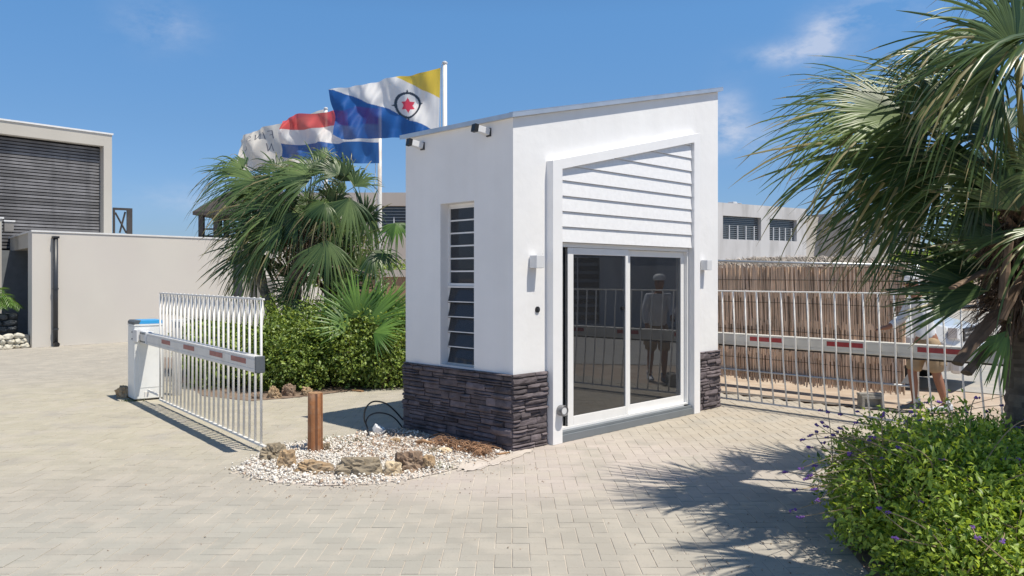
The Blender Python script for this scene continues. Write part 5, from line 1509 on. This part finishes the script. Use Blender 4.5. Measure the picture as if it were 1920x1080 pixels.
# ---- leafy masses
def foliage(name, blobs, n, size, m, seed, parent, origin=(0, 0, 0), floor=.03, tband=(.45, .26), shell=(.72, 1.06), elong=1.7, avoid=None):
    rnd = np.random.RandomState(seed); o = np.array(origin)
    vol = np.array([b[3]*b[4]*b[5] for b in blobs])**.67; pick = rnd.choice(len(blobs), n, p=vol/vol.sum())
    B = np.array(blobs)[pick]
    d = rnd.normal(size=(n, 3)); d /= np.linalg.norm(d, axis=1)[:, None]
    r = rnd.uniform(*shell, n); inner = rnd.rand(n) < .22; r[inner] = rnd.uniform(.35, .8, inner.sum())
    # lumpy outline
    lump = np.array([noise.noise(Vector((x[0]*2.3+seed, x[1]*2.3, x[2]*2.3 + i))) for i, x in zip(pick, d)])
    lump2 = np.array([noise.noise(Vector((x[0]*6+seed, x[1]*6, x[2]*6 + i))) for i, x in zip(pick, d)])
    P = B[:, :3] + d*B[:, 3:6]*(r*(1 + .36*lump + .30*lump2))[:, None]
    ok = P[:, 2] > floor; P = P[ok]; d = d[ok]; lump = lump[ok]; k = len(P)
    axis = rnd.normal(size=(k, 3))*.8 + d*.9 + np.array([0, 0, .15]); axis /= np.linalg.norm(axis, axis=1)[:, None]
    nrm = rnd.normal(size=(k, 3))*.55 + d*.5 + np.array([0, 0, .75]); t = np.cross(axis, nrm); t /= np.linalg.norm(t, axis=1)[:, None]; nn = np.cross(t, axis)
    L = (rnd.uniform(.6, 1.25, k)*size)[:, None]; w = L/elong/2
    base = P; m1 = P + axis*L*.45; tip = P + axis*L - nn*L*.18
    lft = m1 - t*w + nn*w*.45; rgt = m1 + t*w + nn*w*.45; 
    V = np.stack([base, lft, m1, rgt, tip], 1).reshape(-1, 3) - o
    i0 = np.arange(k)[:, None]*5
    F1 = np.concatenate([i0 + np.array([[0, 2, 1]]), i0 + np.array([[0, 3, 2]]), i0 + np.array([[1, 2, 4]]), i0 + np.array([[2, 3, 4]])], 0)
    tn = np.clip(rnd.normal(tband[0], tband[1], k) + .25*lump, 0, 1); T = np.tile(tn, 4)
    return put(name, fast_mesh(name, V, F1, m, T), parent, kind='stuff')

def twigs(parent, blobs, origin, n, seed, m, r=.005, name='twigs'):
    rnd = random.Random(seed); mb = MB(); o = Vector(origin)
    for i in range(n):
        b = rnd.choice(blobs); c = Vector(b[:3]); foot = Vector((c.x + rnd.gauss(0, b[3]*.3), c.y + rnd.gauss(0, b[4]*.3), 0))
        d = Vector((rnd.gauss(0, 1), rnd.gauss(0, 1), abs(rnd.gauss(0, 1)))).normalized(); e = c + Vector((d.x*b[3], d.y*b[4], d.z*b[5]))*rnd.uniform(.6, 1.0)
        mid = foot.lerp(e, .5) + Vector((rnd.gauss(0, .06), rnd.gauss(0, .06), 0)); mb.tube([foot-o, mid-o, e-o], [r*1.6, r*1.2, r*.5], 5)
    return mb.build(name, m, parent, smooth=True)

HB1 = [(-3.35, 12.0, .52, .72, .68, .62), (-2.85, 12.5, .62, .8, .7, .66), (-3.9, 12.6, .55, .7, .7, .66), (-3.3, 11.75, .35, .6, .45, .42), (-4.4, 12.2, .45, .55, .55, .55)]
HB2 = [(-2.35, 12.15, .55, .72, .62, .64), (-1.65, 12.65, .56, .7, .6, .66), (-2.1, 12.8, .65, .9, .7, .68), (-1.9, 12.1, .35, .6, .45, .42)]
HB3 = [(-4.6, 13.1, .5, .75, .7, .62), (-5.2, 13.8, .5, .6, .6, .55)]
for blobs, n, lab, sd in ((HB1, 28000, 'dense green hedge shrub right behind the end of the left barrier bars', 1), (HB2, 24000, 'dense green hedge shrub between the young palm and the gatehouse', 2), (HB3, 9000, 'sparser hedge shrub seen through the left barrier bars', 3)):
    c = blobs[0]; o = (c[0], c[1], 0); t = thing('hedge_shrub', lab, 'hedge', o, group=None)
    foliage('foliage', blobs, n, .060, M['hedge'], sd, t, o); twigs(t, blobs, o, 70, sd, M['stem'])
mb = MB(); mb.add([(p[0], p[1], .004) for p in HEDGEBED], [tuple(range(len(HEDGEBED)))]); struct('hedge_bed', mb, M['soil'])
# small-leaved tree tangled behind the fan palm
SB = [(-2.95, 13.8, 2.15, .62, .5, .55), (-3.3, 13.9, 2.5, .6, .5, .5), (-2.55, 13.8, 1.8, .45, .4, .4), (-3.9, 13.9, 2.3, .45, .4, .5)]
t = thing('small_tree', 'small dark round leaved tree tangled in the crown of the fan palm', 'tree', (-3.2, 13.8, 0))
foliage('foliage', SB, 5200, .06, M['hedge'], 7, t, (-3.2, 13.8, 0), tband=(.15, .12), shell=(.1, 1.1), elong=1.2)
mb = MB()
rn = random.Random(4)
mb.tube([(0, 0, 0), (.05, 0, .9), (.1, 0, 1.5)], [.06, .05, .04], 8)
for i in range(34):
    b = rn.choice(SB); e = Vector(b[:3]) - Vector((-3.2, 13.8, 0)) + Vector((rn.gauss(0, .35), rn.gauss(0, .2), rn.gauss(0, .3))); mb.tube([(.08, 0, 1.2), Vector((.1, 0, 1.4)).lerp(e, .5) + Vector((0, 0, .1)), e], [.022, .014, .005], 5)
mb.build('branches', M['trunk'], t, smooth=True)

# ---- flowering bushes in the right foreground
FB1 = [(2.42, 4.55, .33, .46, .50, .44), (2.70, 4.95, .40, .60, .55, .40), (2.50, 4.1, .22, .44, .45, .33), (2.95, 4.3, .25, .55, .5, .36), (2.30, 4.85, .20, .32, .35, .32), (2.5, 5.3, .28, .42, .4, .34), (2.27, 4.2, .12, .30, .42, .26), (2.35, 3.9, .12, .34, .35, .28)]
FB2 = [(3.15, 5.2, .28, .55, .5, .36), (3.5, 5.9, .25, .75, .55, .33), (2.95, 5.85, .18, .5, .4, .28), (3.4, 4.6, .27, .5, .5, .38), (3.9, 5.2, .3, .6, .6, .42)]
g1 = (2.5, 4.5, 0); g2 = (3.4, 5.5, 0)
f1 = thing('flowering_bush', 'bright green flowering bush with long curved stalks in the right foreground', 'bush', g1)
foliage('foliage', FB1, 48000, .043, M['bush'], 11, f1, g1, tband=(.55, .28), elong=2.1); twigs(f1, FB1, g1, 260, 5, M['vinestem'])
f2 = thing('flowering_bush', 'flowering bush round the foot of the right palm trunk, leaves coloured darker for palm shade', 'bush', g2)
foliage('foliage', FB2, 48000, .038, M['bush'], 12, f2, g2, tband=(.22, .22), elong=2.1); twigs(f2, FB2, g2, 90, 6, M['vinestem'])  # low tint band paints the palm's shade into these leaves
mb = MB(); mb.add([(p[0], p[1], .006) for p in PLANTBED], [tuple(range(len(PLANTBED)))]); struct('plant_bed', mb, M['soil'])
rn = random.Random(77)
def stalk(parent, o, a, b, lift, curl):
    o = Vector(o); pts = []; c = (a+b)/2 + Vector((0, 0, lift)) + curl
    for k in range(10):
        s = k/9; pts.append(a*(1-s)**2 + c*2*s*(1-s) + b*s*s - o)
    mb = MB(); mb.tube(pts, [.0042*(1-.5*k/9) for k in range(10)], 5); st_ = mb.build('flower_stalk', M['vinestem'], parent, smooth=True)
    mb = MB(); e = pts[-1]; d = (pts[-1]-pts[-2]).normalized()
    for q in range(9):
        ang = rn.uniform(0, 6.28); s = rn.uniform(.005, .010); c0 = e - d*rn.uniform(0, .03) + Vector((math.cos(ang), math.sin(ang), rn.uniform(-.5, .5)))*.008
        mb.add([c0 + Vector(v)*s for v in ((1,0,0),(0,1,0),(-1,0,0),(0,-1,0),(0,0,1),(0,0,-1))], [(0,1,4),(1,2,4),(2,3,4),(3,0,4),(1,0,5),(2,1,5),(3,2,5),(0,3,5)])
    mb.build('flower', M['flower'], st_)
# measured stalk tips (photo pixels, depth)
TIPS = [(1500, 825, 5.0), (1512, 838, 5.0), (1540, 790, 5.5), (1552, 770, 5.6), (1572, 802, 5.4), (1606, 770, 5.6), (1632, 785, 5.5), (1655, 800, 5.4), (1498, 880, 4.8), (1505, 900, 4.7), (1488, 920, 4.6), (1517, 893, 4.8),
        (1483, 958, 4.5), (1530, 795, 5.3), (1560, 815, 5.2), (1700, 790, 5.6), (1715, 800, 5.5), (1735, 780, 5.8), (1765, 785, 5.9), (1790, 775, 6.0), (1812, 768, 6.0), (1830, 790, 6.0), (1590, 850, 4.9), (1630, 840, 5.0), (1850, 770, 6.1), (1880, 760, 6.1)]
TIPS = TIPS + [(a + rn.gauss(10, 22), b + rn.gauss(6, 16), Y + .15) for (a, b, Y) in TIPS]
for (a, b, Y) in TIPS:
    e = W(a, b, Y + rn.uniform(-.1, .1)); bl = rn.choice(FB1[:3] + [FB1[4]] if a < 1680 else FB2[:3]); root = Vector(bl[:3]) + Vector((rn.gauss(0, .12), rn.gauss(0, .12), rn.uniform(.1, .3)))
    stalk(f1 if a < 1680 else f2, g1 if a < 1680 else g2, root, e, rn.uniform(-.05, .16), Vector((rn.gauss(0, .06), rn.gauss(0, .06), 0)))
for i in range(60):
    bl = rn.choice(FB1 + FB2); par, o = (f1, g1) if bl in FB1 else (f2, g2); c = Vector(bl[:3])
    d = Vector((rn.gauss(-.3, .8), rn.gauss(-.4, .7), rn.uniform(.3, 1.2))).normalized(); a = c + Vector((d.x*bl[3], d.y*bl[4], d.z*bl[5]))*.7
    d2 = Vector((rn.gauss(0, 1), rn.gauss(0, 1), rn.uniform(.0, .9))).normalized()
    stalk(par, o, a, a + d*.18 + d2*rn.uniform(.08, .30), rn.uniform(0, .12), Vector((rn.gauss(0, .16), rn.gauss(0, .16), rn.uniform(-.05, .12))))
# greenery right behind the fences
BK = [(8.6, 18.0, 1.6, .7, .6, .45), (9.4, 18.6, 1.7, .8, .7, .5)]
t = thing('green_shrub', 'light green shrub standing behind the thatched shelter', 'bush', (9, 18.2, 0))
foliage('foliage', BK, 5000, .12, M['bush'], 15, t, (9, 18.2, 0)); twigs(t, BK, (9, 18.2, 0), 40, 9, M['stem'], r=.012)
FT = [(26, 44, 4.0, 2.2, 2, 1.8), (29, 46, 4.5, 2.4, 2, 2.2), (23.5, 43, 2.2, 1.5, 1.5, 1.2)]
t = thing('tree', 'round green tree beyond the palm at the far right', 'tree', (26.5, 45, 0))
foliage('foliage', FT, 9000, .30, M['hedge'], 16, t, (26.5, 45, 0), shell=(.5, 1.05)); mb = MB(); mb.tube([(0, 0, 0), (.1, 0, 1.8), (0, 0, 3.6)], [.22, .18, .1], 10); mb.build('trunk', M['trunk'], t)
SH = [(-4.2, 20.5, 1.6, .9, .6, .45), (-3.2, 20.5, 1.7, .8, .6, .4)]
t = thing('green_shrub', 'low green shrub showing over the terracotta garden wall', 'bush', (-3.6, 20.5, 0))
foliage('foliage', SH, 3000, .10, M['hedge'], 17, t, (-3.6, 20.5, 0), tband=(.6, .2)); twigs(t, SH, (-3.6, 20.5, 0), 20, 9, M['stem'], r=.012)

# ---- feather palm clump at the left edge
fp0 = W(-14, 640, 18.9); fp0.z = 0
fp = thing('feather_palm', 'small feathery green palm at the left edge before the dark recess', 'palm', fp0)
rn = random.Random(3)
for i in range(15):
    V = []; Q = []; T = []
    a = rn.uniform(0, 6.28) if i > 5 else rn.uniform(-.9, .4); L = rn.uniform(.45, .72); d = Vector((math.cos(a), math.sin(a), 0)); z0 = rn.uniform(.75, 1.05); up = rn.uniform(.5, 1.2)
    P = [Vector((0, 0, z0*.4)) + d*(L*s*.9) + Vector((0, 0, z0*.6 + up*s*1.15 - 1.0*up*s*s)) for s in [k/16 for k in range(17)]]
    for k in range(3, 17):
        for sd in (-1, 1):
            t_ = (P[k]-P[k-1]).normalized(); sv = t_.cross(Vector((0, 0, 1))).normalized()*sd; ll = .30*(1 - abs(k/16-.55)*1.1)
            e = P[k] + (sv*.8 + t_*.6 + Vector((0, 0, -.35))).normalized()*ll; w = t_*.014; b = len(V); m1 = P[k].lerp(e, .5) + Vector((0, 0, .02))
            V += [tuple(P[k]-w*.5), tuple(P[k]+w*.5), tuple(m1+w), tuple(m1-w), tuple(e)]; Q += [(b, b+1, b+2, b+3)]; T.append(rn.uniform(.3, .9)); Q.append((b+3, b+2, b+4, b+4)); T.append(.5)
    Q2 = [q for q in Q if q[2] != q[3]]; T2_ = [t for q, t in zip(Q, T) if q[2] != q[3]]
    me = bpy.data.meshes.new('frond'); me.from_pydata(V, [], [tuple(dict.fromkeys(q)) for q in Q]); me.materials.append(M['youngpalm'])
    at = me.attributes.new('tint', 'FLOAT', 'FACE'); at.data.foreach_set('value', T)
    lf = put('frond', me, fp); mb = MB(); mb.tube(P, [.010*(1-.7*k/16) for k in range(17)], 5); mb.build('midrib', M['petiole'], lf)
mb = MB(); mb.tube([(0, 0, 0), (0, 0, .45)], [.06, .045], 8); mb.build('trunk', M['trunkpale'], fp)
# ------------------------------------------------------------------ person
def skin_mesh(name, joints, edges, m, parent, sub=2, root=0):
    "joints: (x,y,z,rx,ry)"
    me = bpy.data.meshes.new(name); me.from_pydata([j[:3] for j in joints], edges, []); me.materials.append(m)
    o = bpy.data.objects.new(name, me); COL.objects.link(o); o.parent = parent
    md = o.modifiers.new('skin', 'SKIN'); md.use_smooth_shade = True
    sv = me.skin_vertices[0].data if me.skin_vertices else None
    if sv is None:
        bm = bmesh.new(); bm.from_mesh(me); bm.verts.layers.skin.verify(); bm.to_mesh(me); bm.free(); sv = me.skin_vertices[0].data
    for i, j in enumerate(joints):
        sv[i].radius = (j[3], j[4]); sv[i].use_root = (i == root)
    s = o.modifiers.new('sub', 'SUBSURF'); s.levels = sub; s.render_levels = sub
    return o
# faces left (local +x = his left-hand picture direction -X world); standing with feet apart, reaching forward and down
pg = G(1737, 768.5)
pe = thing('person', 'person in white shirt, cap and khaki shorts standing behind the right gate', 'person', pg, R(180))
# local x forward (world -X), local y toward world -Y (viewer)
J = [(0.0, 0, .86, .125, .105),      # 0 pelvis
     (.02, 0, 1.00, .12, .10), (.06, 0, 1.16, .13, .105), (.10, 0, 1.31, .125, .10), (.125, 0, 1.40, .06, .06), (.145, 0, 1.45, .052, .052), (.165, 0, 1.51, .075, .072), (.18, 0, 1.58, .092, .08), (.18, 0, 1.64, .07, .06),
     # left leg (nearer picture left, forward)
     (.05, -.085, .80, .085, .085), (.10, -.085, .62, .078, .078), (.135, -.09, .47, .058, .058), (.115, -.09, .34, .058, .056), (.105, -.09, .20, .042, .042), (.10, -.09, .08, .036, .036), (.17, -.09, .035, .036, .028), (.25, -.09, .028, .026, .02),
     # right leg
     (-.04, .085, .80, .085, .085), (-.06, .09, .62, .078, .078), (-.075, .09, .47, .058, .058), (-.12, .09, .33, .058, .056), (-.16, .09, .19, .042, .042), (-.19, .09, .08, .036, .036), (-.12, .09, .035, .036, .028), (-.05, .09, .028, .026, .02),
     # left arm (viewer side) hanging forward
     (.11, .17, 1.34, .055, .055), (.13, .215, 1.12, .043, .043), (.21, .205, .90, .034, .034), (.235, .20, .84, .03, .022), (.25, .195, .79, .032, .02),
     # right arm reaching forward
     (.11, -.17, 1.34, .055, .055), (.20, -.20, 1.14, .043, .043), (.40, -.16, 1.02, .034, .034), (.46, -.15, 1.01, .03, .022), (.51, -.145, 1.0, .032, .02)]
E = [(0,1),(1,2),(2,3),(3,4),(4,5),(5,6),(6,7),(7,8),(0,9),(9,10),(10,11),(11,12),(12,13),(13,14),(14,15),(15,16),(0,17),(17,18),(18,19),(19,20),(20,21),(21,22),(22,23),(23,24),
     (3,25),(25,26),(26,27),(27,28),(28,29),(3,30),(30,31),(31,32),(32,33),(33,34)]
# fingers
for (h, dx, dz) in ((29, .02, -.03), (34, .035, -.01)):
    hx_, hy_, hz_ = J[h][:3]
    for k in range(4):
        i = len(J); yo = -.021 + .014*k; fl2 = (.9, 1.0, .95, .75)[k]
        J += [(hx_ + dx*.5, hy_ + yo, hz_ + dz*.5, .0095, .009), (hx_ + dx*1.3*fl2, hy_ + yo*1.05, hz_ + dz*1.5*fl2, .0085, .008), (hx_ + dx*1.5*fl2 + .0, hy_ + yo, hz_ + dz*2.2*fl2 - .008, .0075, .007)]
        E += [(h, i), (i, i+1), (i+1, i+2)]
    i = len(J); J += [(hx_ + .01, hy_ + .03, hz_ + .0, .010, .009), (hx_ + dx*.8 + .01, hy_ + .042, hz_ + dz*.8, .0085, .008)]; E += [(h-1, i), (i, i+1)]
skin_mesh('body', J, E, M['skin'], pe, 2)
# shirt: torso and long sleeves
S = [(0.0, 0, .84, .165, .135), (.01, 0, .95, .155, .125), (.06, 0, 1.14, .155, .125), (.10, 0, 1.30, .15, .12), (.12, 0, 1.385, .085, .08),
     (.11, .165, 1.335, .078, .078), (.135, .222, 1.12, .062, .062), (.21, .208, .91, .048, .048),
     (.11, -.165, 1.335, .078, .078), (.20, -.205, 1.13, .062, .062), (.385, -.165, 1.025, .048, .048)]
skin_mesh('shirt', S, [(0,1),(1,2),(2,3),(3,4),(3,5),(5,6),(6,7),(3,8),(8,9),(9,10)], M['shirt'], pe, 2)
K = [(0.01, 0, .97, .15, .125), (.0, 0, .82, .16, .14), (.055, -.09, .70, .118, .112), (.10, -.09, .56, .108, .104), (.12, -.09, .46, .108, .102), (-.045, .09, .70, .118, .112), (-.065, .09, .56, .108, .104), (-.075, .09, .46, .108, .102)]
skin_mesh('shorts', K, [(0,1),(1,2),(2,3),(3,4),(1,5),(5,6),(6,7)], M['shorts'], pe, 2)
mb = MB(); mb.box(-.16, .155, .56, -.06, .20, .70); mb.build('shorts_pocket', M['shorts'], pe, bevel=.02)
for (x, y, m, nm) in ((.12, -.09, 'shoegrey', 'grey shoe'), (-.165, .09, 'shoewhite', 'white shoe')):
    mb = MB(); prof = [(-.10, .05, .038, .09), (-.06, .05, .043, .095), (0, .045, .043, .085), (.07, .04, .047, .062), (.14, .033, .047, .045), (.19, .028, .034, .035)]
    vs = []; fs = []
    for (px_, zc, w, h) in prof:
        for (a, b) in ((-1, 0), (-1.05, .35), (-.75, .85), (0, 1), (.75, .85), (1.05, .35), (1, 0)): vs.append((x+px_, y + a*w, max(.002, b*h)))
    n = 7
    for i in range(len(prof)-1):
        for k in range(n): fs.append((i*n+k, (i+1)*n+k, (i+1)*n+(k+1) % n, i*n+(k+1) % n))
    fs += [tuple(range(n)), tuple(range((len(prof)-1)*n, len(prof)*n))[::-1]]
    mb.add(vs, fs); o = mb.build('shoe', M[m], pe, bevel=.004, smooth=True); o['label'] = nm
    mb = MB(); mb.tube([(x-.04, y, .085), (x-.04, y, .13)], [.05, .046], 12); mb.build('sock', M['shoewhite'], pe, smooth=True)
mb = MB(); Mc = Matrix.Translation((.175, 0, 1.615)); mb.lathe([(.098, -.01), (.100, .02), (.090, .06), (.06, .085), (.0, .095)], 20, M=Mc); cpn = mb.build('cap', M['coping'], pe, smooth=True)
mb = MB(); mb.prism([(.25, -.07), (.33, -.05), (.35, 0), (.33, .05), (.25, .07)], 1.603, 1.612, 'z'); mb.build('brim', M['coping'], cpn)
mb = MB(); mb.box(.262, -.012, 1.545, .285, .012, 1.57); mb.build('nose', M['skin'], pe, bevel=.006)
mb = MB(); mb.box(.255, -.045, 1.572, .266, -.02, 1.582); mb.box(.255, .02, 1.572, .266, .045, 1.582); mb.build('eyes', M['black'], pe)

# ------------------------------------------------------------------ parked pickup
hdir = Vector((.75, -.66, 0)).normalized()
nf = Vector((6.38, 11.5, 0))                 # near front corner
sidev = Vector((.66, .75, 0)).normalized()
car_o = nf + sidev*.88 - hdir*0.0
car = thing('parked_car', 'silver white pickup parked behind the gate with only its front showing', 'car', car_o, xdir=hdir)
HWd = .88
def loft(secs, m, name, parent, closed_ends=True, bevel=0, smooth=True):
    n = len(secs[0]); V = [tuple(p) for s in secs for p in s]; Fq = []
    for i in range(len(secs)-1):
        for k in range(n): Fq.append((i*n+k, i*n+(k+1) % n, (i+1)*n+(k+1) % n, (i+1)*n+k))
    Fq += [tuple(range(n))[::-1], tuple(range((len(secs)-1)*n, len(secs)*n))]
    mb = MB(); mb.add(V, Fq); return mb.build(name, m, parent, smooth=False, bevel=bevel)
# lower body sections along x (front at 0, back negative): (x, half width, z low, z shoulder, z top)
secs = []
for (x, hw, zl, zs, zt_) in ((0.02, .55, .40, .62, .70), (-.04, .74, .30, .66, .82), (-.16, .86, .27, .70, .93), (-.45, .89, .28, .74, 1.00), (-1.15, .90, .30, .80, 1.06), (-1.3, .90, .30, .82, 1.10), (-3.2, .90, .30, .84, 1.10), (-4.9, .88, .34, .84, 1.06), (-5.0, .84, .42, .84, 1.02)):
    secs.append([(x, -hw*.94, zl), (x, -hw, zl+.12), (x, -hw, zs), (x, -hw*.86, zt_), (x, hw*.86, zt_), (x, hw, zs), (x, hw, zl+.12), (x, hw*.94, zl)])
loft(secs, M['carwhite'], 'body', car, bevel=.02)
cab = []
for (x, hw, z) in ((-1.25, .80, 1.08), (-1.95, .70, 1.62), (-2.3, .69, 1.68), (-3.1, .69, 1.66), (-3.3, .78, 1.08)):
    cab.append([(x, -hw, 1.07), (x, -hw*.97, z), (x, hw*.97, z), (x, hw, 1.07)])
loft(cab, M['farglass'], 'cabin_glass', car)
mb = MB(); mb.box(-3.12, -.70, 1.665, -1.93, .70, 1.71); mb.build('cabin_roof', M['carwhite'], car, bevel=.03)
for s in (-1, 1):
    mb = MB(); mb.tube([(-1.22, s*.80, 1.08), (-1.94, s*.69, 1.66)], .03, 6); mb.tube([(-2.55, s*.82, 1.08), (-2.55, s*.70, 1.66)], .035, 6); mb.tube([(-3.32, s*.80, 1.08), (-3.1, s*.70, 1.66)], .04, 6); mb.build('pillar', M['carwhite'], car)
mb = MB(); mb.prism([(-.50, .70), (.50, .70), (.56, .90), (-.56, .90)], .0, .035, 'x'); gg = mb.build('grille', M['black'], car, bevel=.01)
mb = MB()
for z in (.765, .83): mb.box(.036, -.5, z-.012, .05, .5, z+.012)
mb.build('grille_bar', M['steel'], gg)
for s in (-1, 1):
    mb = MB(); mb.prism([(s*.58, .72), (s*.80, .76), (s*.82, .92), (s*.60, .90)], -.12, .005, 'x'); mb.build('headlight', M['glasslens'] if 'glasslens' in M else M['lampgrey'], car, bevel=.01)
mb = MB(); mb.box(-.10, -.82, .25, .075, .82, .62); mb.build('bumper', M['carwhite'], car, bevel=.05)
mb = MB(); mb.box(.074, -.70, .47, .080, -.40, .525); mb.box(.074, .40, .47, .080, .70, .525); mb.build('bumper_slot', M['black'], car)
mb = MB(); mb.box(.0765, -.17, .36, .084, .17, .52); pl = mb.build('number_plate', M['coping'], car, bevel=.004)
mb = MB()
for i in range(6): mb.box(.0842, -.13+i*.045, .405, .0855, -.105+i*.045, .475)
mb.build('plate_marks', M['bluegrey'], pl)
for (x, s) in ((-.85, -1), (-.85, 1), (-3.9, -1), (-3.9, 1)):
    Mx = Matrix.Translation((x, s*.80, .37)) @ Matrix.Rotation(R(90), 4, 'X')
    wl = MB(); wl.lathe([(.20, -.11), (.345, -.10), (.37, -.06), (.37, .06), (.345, .10), (.20, .11)], 28, M=Mx); w_ = wl.build('wheel', M['rubber'], car, smooth=False)
    rm = MB(); rm.lathe([(0, -.10), (.2, -.10), (.2, .10), (0, .10)], 20, M=Mx); rm.build('rim', M['steel'], w_)
mb = MB(); mb.box(-1.9, -.99, 1.02, -1.78, -.86, 1.18); mb.box(-1.9, .86, 1.02, -1.78, .99, 1.18); mb.build('mirror', M['black'], car, bevel=.02)
# ------------------------------------------------------------------ small litter on the paving
random.seed(71); V = []; Q = []; T = []
for i in range(420):
    k = random.random()
    if k < .35: px, py = random.gauss(640, 150), random.gauss(915, 10)
    elif k < .6: px, py = random.gauss(1430, 90), random.uniform(960, 1078)
    elif k < .75: px, py = random.gauss(900, 60), random.gauss(880, 8)
    else: px, py = random.uniform(20, 1500), random.uniform(760, 1075)
    if py < 700: continue
    g = G(px, py); 
    if not paved(g.x, g.y): continue
    s = random.uniform(.0025, .0075); b = len(V); Rm = Euler((random.uniform(0, 3), random.uniform(0, 3), random.uniform(0, 6))).to_matrix()
    for p in OCT:
        q = Rm @ Vector((p[0]*s*1.4, p[1]*s, p[2]*s*.6)); V.append((g.x+q.x, g.y+q.y, .003+s*.4+q.z*.6))
    tn = random.random()
    for f in OF: Q.append((b+f[0], b+f[1], b+f[2])); T.append(tn)
tag(put('litter', fast_mesh('litter', V, Q, M['mulch'], T), kind='stuff'), 'fine crumbs and dry bits scattered over the paving', 'litter')
print('objects', len(bpy.data.objects))
